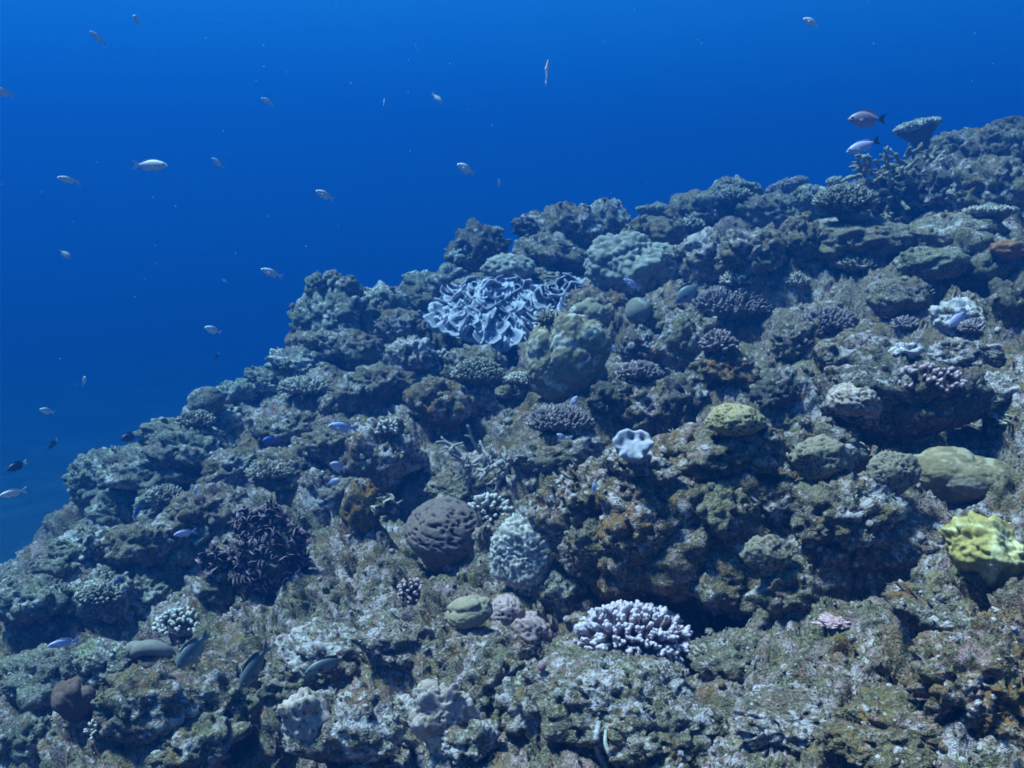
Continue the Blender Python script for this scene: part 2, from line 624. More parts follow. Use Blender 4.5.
def build_seabed():
    n = 140
    g = np.linspace(-1, 1, n)
    s = np.sign(g) * np.abs(g) ** 1.8
    X, Y = np.meshgrid(s * 46, 16 + s * 44)
    p = np.stack([X.ravel(), Y.ravel(), np.full(n * n, SEABED_Z)], 1)
    p[:, 2] += 0.22 * fbm(p * np.array([0.35, 0.35, 0]), 4, 91) + 0.03 * p[:, 0] * (p[:, 0] > 0) * 0
    idx = np.arange(n * n).reshape(n, n)
    F = np.stack([idx[:-1, :-1].ravel(), idx[:-1, 1:].ravel(), idx[1:, 1:].ravel(), idx[1:, :-1].ravel()], 1)
    t = NT('seabed_sand')
    co = t.coords(False)
    a = t.noise(co, 0.9, 5, 0.65)
    b = t.noise(co, 4.0, 4, 0.7)
    col = t.mix(t.ramp(a, 0.42, 0.58), (0.055, 0.055, 0.05), (0.085, 0.085, 0.075))
    col = t.mix(t.ramp(b, 0.5, 0.7), col, (0.04, 0.04, 0.036))
    t.bump(b, 0.8, 0.08)
    o = put('seabed', make_mesh('seabed', p, F, t.done(col)))
    tag(o, 'dim sandy seabed far below the reef', kind='structure')
    return o


reef = build_reef()
seabed = build_seabed()
refresh()

# ------------------------------------------------------------------ more materials
MAT['grey_rock'] = reef_rock('grey_algae_rock', (0.185, 0.152, 0.105), (0.43, 0.365, 0.375), (0.19, 0.100, 0.036), (0.31, 0.19, 0.22), 0.545, 0.56, 0.58)
MAT['rusty_rock'] = reef_rock('rusty_algae_rock', (0.165, 0.125, 0.072), (0.44, 0.36, 0.37), (0.235, 0.105, 0.026), (0.33, 0.18, 0.20), 0.545, 0.548, 0.57)
MAT['pale_rock'] = reef_rock('pale_crusted_rock', (0.205, 0.170, 0.125), (0.49, 0.42, 0.43), (0.21, 0.11, 0.045), (0.40, 0.25, 0.28), 0.515, 0.55, 0.55)
MAT['dark_rock'] = reef_rock('dark_algae_rock', (0.120, 0.098, 0.078), (0.42, 0.37, 0.36), (0.15, 0.080, 0.032), (0.26, 0.14, 0.18), 0.56, 0.59, 0.58)
MAT['smooth_rock'] = reef_rock('smooth_encrusted_rock', (0.215, 0.180, 0.135), (0.40, 0.35, 0.33), (0.23, 0.13, 0.07), (0.32, 0.22, 0.24), 0.55, 0.57, 0.59, 0.8)
MAT['blue_rock'] = reef_rock('pale_blue_rock', (0.215, 0.200, 0.160), (0.52, 0.49, 0.47), (0.17, 0.11, 0.06), (0.29, 0.21, 0.25), 0.545, 0.60, 0.60)
MAT['bleached'] = reef_rock('bleached_rubble', (0.27, 0.23, 0.19), (0.55, 0.49, 0.49), (0.24, 0.15, 0.08), (0.42, 0.33, 0.38), 0.47, 0.60, 0.57)
MAT['turf'] = coral_skin('turf_algae', (0.175, 0.140, 0.080), None, var=0.4, grain=60, bump=0.0, patch=(0.33, 0.28, 0.22), patch_at=0.56, spread=False)
MAT['brain'] = cell_skin('brain_coral_tissue', (0.050, 0.032, 0.030), (0.145, 0.100, 0.092), (0.23, 0.17, 0.12), 0.68, (0.22, 0.17, 0.12), 0.64)
MAT['honeycomb'] = cell_skin('honeycomb_coral_tissue', (0.075, 0.06, 0.03), (0.31, 0.24, 0.13), (0.25, 0.19, 0.12), 0.60, (0.18, 0.14, 0.09), 0.56)
MAT['net'] = cell_skin('net_coral_tissue', (0.045, 0.036, 0.03), (0.215, 0.172, 0.128), (0.24, 0.19, 0.15), 0.58, (0.17, 0.135, 0.09), 0.52)
MAT['pale_coral'] = cell_skin('pale_lumpy_coral_tissue', (0.20, 0.175, 0.16), (0.44, 0.39, 0.37), (0.50, 0.45, 0.43), 0.60, (0.28, 0.235, 0.19), 0.55)
MAT['mauve_star'] = cell_skin('mauve_star_coral_tissue', (0.08, 0.045, 0.05), (0.36, 0.24, 0.25), (0.28, 0.15, 0.11), 0.56, (0.22, 0.17, 0.12))
MAT['pocked'] = cell_skin('pocked_pink_coral_tissue', (0.10, 0.065, 0.06), (0.33, 0.245, 0.225), (0.44, 0.36, 0.33), 0.56, (0.20, 0.155, 0.10), 0.52)
MAT['brown_lobe'] = coral_skin('brown_lobed_coral_tissue', (0.195, 0.140, 0.078), None, var=0.28, grain=95, bump=0.6, patch=(0.29, 0.235, 0.165), patch_at=0.57)
MAT['tan_lobe'] = coral_skin('tan_lobed_coral_tissue', (0.26, 0.20, 0.135), None, var=0.18, grain=90, bump=0.3, patch=(0.20, 0.16, 0.11), patch_at=0.62)
MAT['khaki'] = coral_skin('khaki_massive_coral_tissue', (0.205, 0.165, 0.108), None, var=0.28, grain=80, bump=0.5, patch=(0.38, 0.34, 0.28), patch_at=0.57)
MAT['slate'] = cell_skin('slate_massive_coral_tissue', (0.15, 0.135, 0.115), (0.25, 0.23, 0.20), (0.36, 0.33, 0.29), 0.58, (0.19, 0.16, 0.12))
MAT['yellow'] = coral_skin('yellow_coral_tissue', (0.30, 0.235, 0.080), None, var=0.25, grain=70, bump=0.5, patch=(0.42, 0.37, 0.20), patch_at=0.55)
MAT['leather'] = cell_skin('leather_coral_skin', (0.14, 0.13, 0.19), (0.40, 0.38, 0.45), (0.34, 0.33, 0.40), 0.66, (0.28, 0.27, 0.33), 0.75)
MAT['lobe'] = cell_skin('leather_coral_lobe', (0.17, 0.16, 0.22), (0.38, 0.36, 0.43), (0.30, 0.29, 0.36), 0.70, (0.24, 0.23, 0.29), 0.75)
MAT['leather_white'] = cell_skin('white_leather_coral_skin', (0.07, 0.07, 0.10), (0.33, 0.31, 0.35), (0.24, 0.23, 0.27), 0.54, (0.22, 0.20, 0.22), 0.60)
MAT['leather_stalk'] = coral_skin('leather_coral_stalk', (0.22, 0.20, 0.24), None, var=0.2, grain=60, bump=0.25)
MAT['sponge'] = coral_skin('brown_sponge_skin', (0.13, 0.075, 0.060), None, var=0.25, grain=90, bump=0.4)
MAT['curl'] = coral_skin('smooth_curled_coral_skin', (0.19, 0.165, 0.145), None, var=0.2, grain=80, bump=0.3)
MAT['plate'] = coral_skin('purple_plate_skin', (0.075, 0.042, 0.060), (0.30, 0.21, 0.24), 0.72, 1.05, var=0.35, grain=12, bump=0.3, patch=(0.22, 0.14, 0.17), patch_at=0.58, spread=False)  # the paler tip colour paints the plate rims as lit
MAT['thicket'] = coral_skin('dead_branch_skin', (0.22, 0.18, 0.13), None, var=0.3, grain=110, bump=0.5, patch=(0.36, 0.31, 0.27))
MAT['dead_branch'] = coral_skin('bare_branch_skin', (0.27, 0.23, 0.22), None, var=0.3, grain=110, bump=0.5, patch=(0.45, 0.42, 0.44))
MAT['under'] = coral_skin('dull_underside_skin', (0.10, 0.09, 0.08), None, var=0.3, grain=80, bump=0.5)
MAT['violet'] = coral_skin('violet_finger_skin', (0.23, 0.155, 0.18), (0.46, 0.37, 0.42), 0.40, 1.0, var=0.15, grain=9, bump=0.3, spread=False)
MAT['white_tip'] = coral_skin('white_tipped_finger_skin', (0.14, 0.105, 0.09), (0.46, 0.41, 0.39), 0.52, 1.0, var=0.15, grain=9, bump=0.3, spread=False)
MAT['pink_tip'] = coral_skin('pink_tipped_finger_skin', (0.08, 0.05, 0.06), (0.40, 0.28, 0.30), 0.62, 1.05, var=0.15, grain=9, bump=0.3, spread=False)
MAT['mauve_tip'] = coral_skin('mauve_twig_skin', (0.19, 0.14, 0.145), None, var=0.25, grain=140, bump=0.4, patch=(0.37, 0.30, 0.31), patch_at=0.60)
MAT['grey_tip'] = coral_skin('grey_twig_skin', (0.20, 0.17, 0.13), None, var=0.25, grain=140, bump=0.4, patch=(0.40, 0.35, 0.31), patch_at=0.58)
MAT['bright_tip'] = coral_skin('pale_twig_skin', (0.27, 0.235, 0.19), None, var=0.2, grain=140, bump=0.4, patch=(0.46, 0.41, 0.36), patch_at=0.56)
MAT['pink_crust'] = cell_skin('pink_crust_skin', (0.26, 0.13, 0.14), (0.46, 0.28, 0.30), (0.50, 0.38, 0.38), 0.58, (0.22, 0.17, 0.12))
MAT['orange'] = cell_skin('orange_crust_skin', (0.13, 0.05, 0.02), (0.24, 0.095, 0.035), (0.20, 0.12, 0.07), 0.58, (0.20, 0.15, 0.10), 0.54)
MAT['clam'] = coral_skin('ribbed_shell', (0.33, 0.30, 0.29), None, var=0.3, grain=100, bump=0.4)
MAT['rope'] = coral_skin('banded_tube_skin', (0.40, 0.37, 0.34), None, var=0.3, grain=140, bump=0.4)

# ------------------------------------------------------------------ shapes


def place(u, v, w, h, sink=0.55, base=0.40):
    """centre, half width and half height in metres of a lump seen at (u, v), w by h pixels, resting where its foot meets the reef"""
    hit = None
    for k in (base, base + 0.12, base + 0.25, base + 0.45, base + 0.8, base + 1.3):
        hit = cast(u, v + h * k)
        if hit is not None and hit[2] < 7.6:
            break
    depth = hit[2] if hit is not None else 6.0
    depth = min(depth, 7.4)
    hw = 0.5 * w * depth / FPX
    depth = depth + hw * (sink - 0.15)
    return at(u, v, depth), 0.5 * w * depth / FPX, 0.5 * h * depth / FPX, depth


def rock_shape(rx, ry, rz, seed, sub, lump=0.22, knob=1.0, under=0.25, pits=1.0, smooth=0.0):
    v, f = ico(sub)
    n = v.copy()
    off = np.array([seed * 3.17 % 91, seed * 1.73 % 83, seed * 2.39 % 77], np.float32)
    q = n * np.array([rx, ry, rz], np.float32) / max(rx, rz, 1e-6)
    r = 1 + 0.26 * fbm(n * 1.2 + off, 3, 3)
    qw = q + 0.16 * np.stack([fbm(q * 2.6 + off, 2, 15), fbm(q * 2.6 + off, 2, 16), fbm(q * 2.6 + off, 2, 17)], 1)
    d, c, _ = worley(qw * 2.3 + off, 5)
    r += lump * (0.35 + c) * np.clip(1 - 1.4 * d * d, -0.4, 1)
    d, c, _ = worley(qw * 5.5 + off, 6)
    r += 0.5 * lump * knob * (c - 0.1) * np.clip(1 - 1.5 * d * d, -0.4, 1)
    k = 1.0 - smooth
    r += 0.05 * k * fbm(q * 9 + off, 3, 7, 0.6)
    if sub >= 4:
        m = max(rx, rz)
        s1 = 1.0 / m
        P = q * m
        r -= pits * k * 0.020 * s1 * sstep(0.25, 0.52, fbm(P * 50 + off, 2, 19))
        d, c, _ = worley(P * 42 + off, 8)                       # centimetre-sized knobs, the same size on every rock
        r += 0.016 * s1 * knob * k * (c - 0.2) * np.clip(1 - 1.6 * d * d, -0.3, 1)
        r -= pits * k * 0.034 * s1 * sstep(0.22, 0.55, fbm(P * 24 + off, 2, 9))
        if sub >= 5:
            d, c, _ = worley(P * 95 + off, 10)
            r += 0.008 * s1 * knob * k * (c - 0.2) * np.clip(1 - 1.6 * d * d, -0.3, 1)
    v = n * r[:, None]
    low = np.clip(-v[:, 2], 0, 1)
    v[:, :2] *= (1 - under * sstep(0.0, 0.8, low))[:, None]
    v = v * np.array([rx, ry, rz], np.float32)
    return drop_below(v.astype(np.float32), f, -0.85 * rz)


def sub_for(w):
    return 6 if w >= 115 else 5 if w >= 40 else 4 if w >= 16 else 3


def spin(v, yaw, tilt=0.0, axis=(1, 0, 0)):
    R = (Quaternion(axis, tilt) @ Quaternion((0, 0, 1), yaw)).to_matrix()
    return (v @ np.array(R, np.float32).T).astype(np.float32)


def lobed(rx, ry, rz, seed, sub, nl=7, amp=0.30, width=0.75, fine=0.012):
    """a smooth massive coral swelling into rounded lobes"""
    v, f = ico(sub)
    r = np.full(len(v), 0.82, np.float32)
    rg = np.random.default_rng(seed)
    for k in range(nl):
        d = rg.normal(size=3)
        d[2] = abs(d[2]) * 0.9
        d /= np.linalg.norm(d)
        ang = np.arccos(np.clip(v @ d, -1, 1))
        r = np.maximum(r, 0.82 + amp * rg.uniform(0.55, 1.0) * np.sqrt(np.clip(1 - (ang / (width * rg.uniform(0.7, 1.2))) ** 2, 0, 1)))
    # soften the creases
    r = 0.75 * r + 0.25 * (0.95 + 0.2 * fbm(v * 1.4 + seed, 2, 3)) + fine * fbm(v * 9 + seed, 3, 5)
    v = v * r[:, None] * np.array([rx, ry, rz], np.float32)
    return drop_below(v.astype(np.float32), f, -0.8 * rz)


def celled(rx, ry, rz, seed, sub, freq, depth=0.06, sharp=(0.10, 0.40), pit=True, warp=0.2, base_amp=0.10, stretch=(1, 1, 1), under=0.2):
    """a rounded coral head whose surface is a network of ridges round sunken cells (or of raised bumps)"""
    v, f = ico(sub)
    off = np.float32(seed * 1.37 % 50)
    r = 1 + base_amp * fbm(v * 1.3 + off, 3, 3)
    sh = np.array([rx, ry, rz], np.float32) / max(rx, rz)
    q = v * sh * np.array(stretch, np.float32) * freq + off
    q = q + warp * np.stack([fbm(q * 0.6, 2, 4), fbm(q * 0.6, 2, 5), fbm(q * 0.6, 2, 6)], 1)
    d1, c, d2 = worley(q, 9, 0.85, True)
    if pit == 'pits':
        cell = sstep(sharp[0], sharp[1], d1)
        r += depth * (cell - 0.5)
    elif pit:
        cell = 1 - sstep(sharp[0], sharp[1], d2 - d1)
        r += depth * (cell - 0.5)
    else:
        cell = np.clip(1 - 2.0 * d1 * d1, 0, 1)
        r += depth * (0.5 + 0.6 * c) * np.clip(1 - 2.0 * d1 * d1, -0.3, 1)
    v = v * r[:, None]
    low = np.clip(-v[:, 2], 0, 1)
    v[:, :2] *= (1 - under * sstep(0.1, 0.8, low))[:, None]
    v = np.concatenate([v * np.array([rx, ry, rz], np.float32), cell[:, None]], 1)      # the fourth column: 1 on walls and bumps, 0 in pits
    return drop_below(v.astype(np.float32), f, -0.9 * rz)


def finger_mesh(seed, length=1.0, rad=0.17, bumps=True, seg=7, buds=2):
    """one coral finger along +Z, a little crooked, with small cups along its side and a blunt tip"""
    rg = np.random.default_rng(seed)
    n = 7
    t = np.linspace(0, 1, n)
    bend = rg.normal(size=2) * 0.10
    path = np.stack([bend[0] * t * t, bend[1] * t * t, t * length], 1)
    rr = rad * (1.0 - 0.28 * t) * (1 + 0.10 * rg.normal(size=n))
    rr[-1] *= 0.72
    parts = [tube(path, rr, seg)]
    for k in range(buds):
        a, z = rg.uniform(0, 6.28), rg.uniform(0.45, 0.88)
        o = np.array([bend[0] * z * z, bend[1] * z * z, z * length])
        d = np.array([math.cos(a), math.sin(a), 1.0])
        L = length * rg.uniform(0.16, 0.28)
        bp = np.stack([o, o + d * L * 0.55, o + d * L * 0.85 + np.array([0, 0, L * 0.3])])
        parts.append(tube(bp, [rad * 0.62, rad * 0.6, rad * 0.42], 5))
    v, f = join(parts)
    if bumps:
        v = v + (0.05 * rad * 6 * perlin(v * 9 / max(length, 1e-3) + seed, 3))[:, None] * 0.25
    return v.astype(np.float32), f


def dome_points(n, rx, ry, rz, seed, spread=1.0, jitter=0.35):
    """points and outward directions over the top of a dome"""
    rg = np.random.default_rng(seed)
    out = []
    for k in range(n):
        c = 1 - spread * (k + 0.5) / n
        a = 2.39996 * k + rg.normal() * jitter
        c = min(0.999, max(-0.3, c + rg.normal() * 0.03))
        s = math.sqrt(1 - c * c)
        d = np.array([s * math.cos(a), s * math.sin(a), c])
        p = d * np.array([rx, ry, rz])
        nn = d / np.array([rx, ry, rz])
        nn /= np.linalg.norm(nn)
        out.append((p, nn))
    return out


FINGERS = {}


def finger_data(mat, rad=0.17, buds=2):
    key = (mat, rad, buds)
    if key not in FINGERS:
        FINGERS[key] = []
        for s in range(5):
            v, f = finger_mesh(s * 7 + 3, 1.0, rad, True, 7, buds)
            FINGERS[key].append(make_mesh('branch', v, f, MAT[mat]))
    return FINGERS[key]


def finger_colony(name, label, cat, u, v, w, h, n, flen, mat, rad=0.17, buds=2, group=None, spread=1.0, up=0.35, seed=1, base_mat='dark_rock', deep=0.8, tilt=0.0, sink=0.5, size_var=0.2):
    """a coral colony of separate fingers standing out from a low mound"""
    c, hw, hh, dep = place(u, v, w, h, sink)
    px = dep / FPX
    L = flen * px
    rx, rz = max(hw - L * 0.75, hw * 0.4), max(hh * 1.5 - L, hh * 0.5)
    ry = rx * deep
    root = thing(name, label, cat, c - Vector((0, 0, hh * 0.75)), Quaternion((1, 0, 0), tilt), group)
    bv, bf = rock_shape(rx * 0.86, ry * 0.86, rz * 0.82, seed, 4, 0.15, 0.8)
    put('base', make_mesh('base', bv, bf, MAT[base_mat]), root)
    data = finger_data(mat, rad, buds)
    rg = random.Random(seed)
    for p, nn in dome_points(n, rx, ry, rz, seed, spread):
        d = Vector(nn) + Vector((0, -0.15, up))
        d.normalize()
        s = L * rg.uniform(1 - size_var, 1 + size_var)
        put('branch', data[rg.randrange(5)], root, Vector(p) - d * s * 0.2, quat_up(d, rg.uniform(0, 6.28)), (s * rg.uniform(0.9, 1.2), s * rg.uniform(0.9, 1.2), s * 1.15))
    return root


def twig_mass(n, rx, ry, rz, L, rad, seed, spread=1.0, up=0.3, seg=5):
    rg = np.random.default_rng(seed)
    parts = []
    for p, nn in dome_points(n, rx, ry, rz, seed, spread, 0.5):
        d = nn + np.array([0, 0, up]) + rg.normal(size=3) * 0.18
        d /= np.linalg.norm(d)
        s = L * rg.uniform(0.7, 1.25)
        side = rg.normal(size=3) * 0.25
        path = np.stack([p - d * s * 0.3, p + d * s * 0.35, p + d * s * 0.75 + side * s * 0.15, p + d * s + side * s * 0.3])
        parts.append(tube(path, np.array([1.1, 1.0, 0.95, 0.6]) * rad * rg.uniform(0.8, 1.2), seg))
    return join(parts)


def bushy(name, label, u, v, w, h, n, flen, frad, mat, seed, group='bushy corals along the reef', spread=0.95, deep=0.8, flat=1.0, up=0.3, base_mat='dark_rock', stalk=False, cat='coral', sink=0.5, depth=None, roll=0.0):
    """a bushy or table-like colony: many short twigs too fine to pick apart, on an undercut base"""
    c, hw, hh, dep = place(u, v, w, h, sink)
    if depth is not None:
        dep = depth
        c, hw, hh = at(u, v, dep), 0.5 * w * dep / FPX, 0.5 * h * dep / FPX
    px = dep / FPX
    L, R = flen * px, frad * px
    rx = hw - L * 0.6
    ry = rx * deep
    rz = max(hh * 1.1 - L * 0.5, hh * 0.35) * flat
    root = thing(name, label, cat, c - Vector((0, 0, hh * 0.35)), Quaternion((0, 1, 0), roll), group)
    bv, bf = rock_shape(rx * 0.84, ry * 0.84, rz * 0.78, seed, 4 if w > 30 else 3, 0.12, 0.8, 0.5)
    if stalk:
        bv2, bf2 = tube(np.array([[0.05 * hw, 0.1 * hw, -hh * 5.0], [0.04 * hw, 0.05 * hw, -hh * 2.6], [0.04 * hw, 0, -hh * 1.7], [0.04 * hw, 0, -hh * 1.0], [0.02 * hw, 0, -hh * 0.4], [0, 0, 0]]), np.array([0.26, 0.24, 0.28, 0.42, 0.72, 0.90]) * hw, 14)
        bv, bf = join([(bv, bf), (bv2, bf2)])
    put('base', make_mesh('base', bv, bf, MAT[base_mat]), root)
    tv, tf = twig_mass(n, rx, ry, rz, L, R, seed, spread, up)
    tag(put('twigs', make_mesh('twigs', tv, tf, MAT[mat]), root), kind='stuff')
    return root


# ------------------------------------------------------------------ wording of rock labels: the two nearest landmarks single a rock out
MARKS = []                                    # (column, row, name)
USED = set()


def mark(u, v, name):
    MARKS.append((u, v, name))


def where(desc, u, v):
    near = sorted(MARKS, key=lambda m: (m[0] - u) ** 2 + (m[1] - v) ** 2)[:7]

    def side(m):
        du, dv = u - m[0], v - m[1]
        if abs(du) < 12 and abs(dv) < 12:
            return 'under'
        if abs(dv) > abs(du):
            return 'just above' if dv < 0 else 'just below'
        return 'just left of' if du < 0 else 'just right of'
    for a in near[:4]:
        t = f'{desc} {side(a)} the {a[2]}'
        if t not in USED and len(t.split()) <= 16:
            break
    else:
        for a in near:
            for b in near:
                t = f'{desc} between the {a[2]} and the {b[2]}'
                if a is not b and t not in USED and len(t.split()) <= 16:
                    break
            else:
                continue
            break
    USED.add(t)
    return t

# ------------------------------------------------------------------ landmarks used in the wording
for m in ((918, 127, 'pale table coral on the crest'), (900, 185, 'dead branch thicket'), (850, 198, 'bushy coral by the thicket'), (787, 182, 'tilted plate on the crest'),
          (660, 205, 'thin plate on the crest'), (495, 228, 'small stalked table coral'), (510, 310, 'folded leather coral'), (565, 360, 'khaki massive coral'),
          (630, 265, 'slate-blue massive coral'), (638, 311, 'small grey dome coral'), (442, 360, 'white finger tuft'), (305, 385, 'low pale-tipped bushy coral'),
          (445, 535, 'dark brain coral'), (527, 557, 'pale lumpy coral'), (630, 630, 'violet finger coral'), (490, 508, 'small white-tipped coral'), (270, 560, 'dark purple plate coral'),
          (182, 620, 'white-tipped cushion coral'), (628, 440, 'scalloped white leather coral'), (735, 420, 'honeycomb coral'), (957, 478, 'smooth brown lobed coral'),
          (985, 550, 'yellow-green coral'), (930, 375, 'pink-tipped dark coral'), (735, 305, 'broad mauve bushy coral'), (830, 322, 'mauve bushy coral'), (860, 263, 'small bushy coral on the smooth boulder'),
          (75, 700, 'brown sponge'), (150, 650, 'grey curled coral'), (205, 400, 'far pale dome'), (332, 300, 'knobby pinnacle'), (470, 610, 'tan lobed coral'), (990, 207, 'pale plate coral'),
          (300, 715, 'pocked pale coral'), (440, 700, 'pink pocked coral'), (480, 460, 'bare branches in the hollow'), (268, 470, 'flat bushy coral')):
    mark(*m)

ROCK_GROUP = 'algae-crusted rocks and coral heads of the reef slope'


def rock(desc, u, v, w, h, mat='grey_rock', deep=0.85, seed=None, lump=0.22, knob=1.0, under=0.3, smooth=0.0, sink=0.55, tilt=0.0, name='reef_rock', base=0.40, label=None):
    seed = seed if seed is not None else int(u * 7 + v * 3)
    c, hw, hh, dep = place(u, v, w, h, sink, base)
    sv, sf = rock_shape(hw * 0.92, hw * deep, hh * 0.95, seed, sub_for(w), lump, knob, under, 1.0, smooth)
    if tilt:
        sv = spin(sv, 0, tilt, (0, 1, 0))
    o = put(name, make_mesh(name, sv, sf, MAT[mat]), None, c)
    return tag(o, label or where(desc, u, v), 'rock', ROCK_GROUP)


# the big masses first: everything after rests on them
BIG = [
    ('big craggy boulder with rusty stains and an undercut base', 692, 548, 262, 168, 'rusty_rock', dict(deep=0.55, under=0.42, lump=0.28, knob=1.4, sink=0.45, base=0.5)),
    ('low mossy mound', 612, 706, 170, 92, 'grey_rock', dict(deep=0.7, lump=0.16)),
    ('large dark overhanging boulder with a black gap beneath', 898, 408, 160, 96, 'dark_rock', dict(deep=0.5, under=0.6, lump=0.22, knob=1.3, sink=0.0, base=0.55)),
    ('craggy mass of rubble rock', 880, 545, 165, 72, 'grey_rock', dict(deep=0.6, under=0.45)),
    ('pale crusted rock above a dark hole', 345, 735, 110, 78, 'pale_rock', dict(deep=0.6, under=0.6, sink=0.4)),
    ('wide smooth grey boulder', 848, 246, 122, 52, 'smooth_rock', dict(deep=1.3, smooth=0.85, lump=0.10, knob=0.5, under=0.1, sink=0.3)),
    ('long smooth boulder', 952, 238, 96, 42, 'smooth_rock', dict(deep=1.2, smooth=0.85, lump=0.12, knob=0.5, under=0.1, sink=0.3)),
    ('knobby grey pinnacle standing out on the reef edge', 330, 326, 60, 68, 'blue_rock', dict(deep=0.8, lump=0.34, knob=1.7, under=0.1, name='reef_rock', label='knobby blue-grey pinnacle standing out against open water on the reef edge')),
    ('overhanging grey rock', 160, 470, 104, 56, 'blue_rock', dict(deep=0.8, under=0.65, lump=0.28, sink=0.3)),
    ('brown boulder with a pale crust', 378, 462, 80, 82, 'rusty_rock', dict(deep=0.7, under=0.35, sink=0.4)),
    ('round rust-capped boulder', 440, 408, 62, 52, 'rusty_rock', dict(deep=0.8, under=0.5, sink=0.35)),
    ('broad brown boulder with a flat top', 857, 358, 92, 52, 'rusty_rock', dict(deep=0.7, under=0.55, smooth=0.2, lump=0.15, sink=0.3)),
    ('dark crag on the crest', 908, 200, 84, 70, 'dark_rock', dict(deep=0.6, under=0.3, sink=0.9)),
    ('dark rocky pinnacle', 478, 256, 52, 50, 'dark_rock', dict(deep=0.8, lump=0.32, knob=1.5, under=0.1)),
    ('grey ledge with deep shade under it', 655, 240, 66, 44, 'grey_rock', dict(deep=0.8, under=0.65, sink=0.3)),
    ('craggy grey rock', 985, 268, 92, 62, 'grey_rock', dict(deep=0.8, lump=0.26)),
    ('dark shaded boulder', 30, 604, 74, 52, 'blue_rock', dict(deep=0.8, under=0.65, sink=0.3)),
    ('grey rock behind the folds', 520, 285, 120, 34, 'grey_rock', dict(deep=0.8)),
]
for d, u, v, w, h, m, kw in BIG:
    rock(d, u, v, w, h, m, **kw)
refresh()

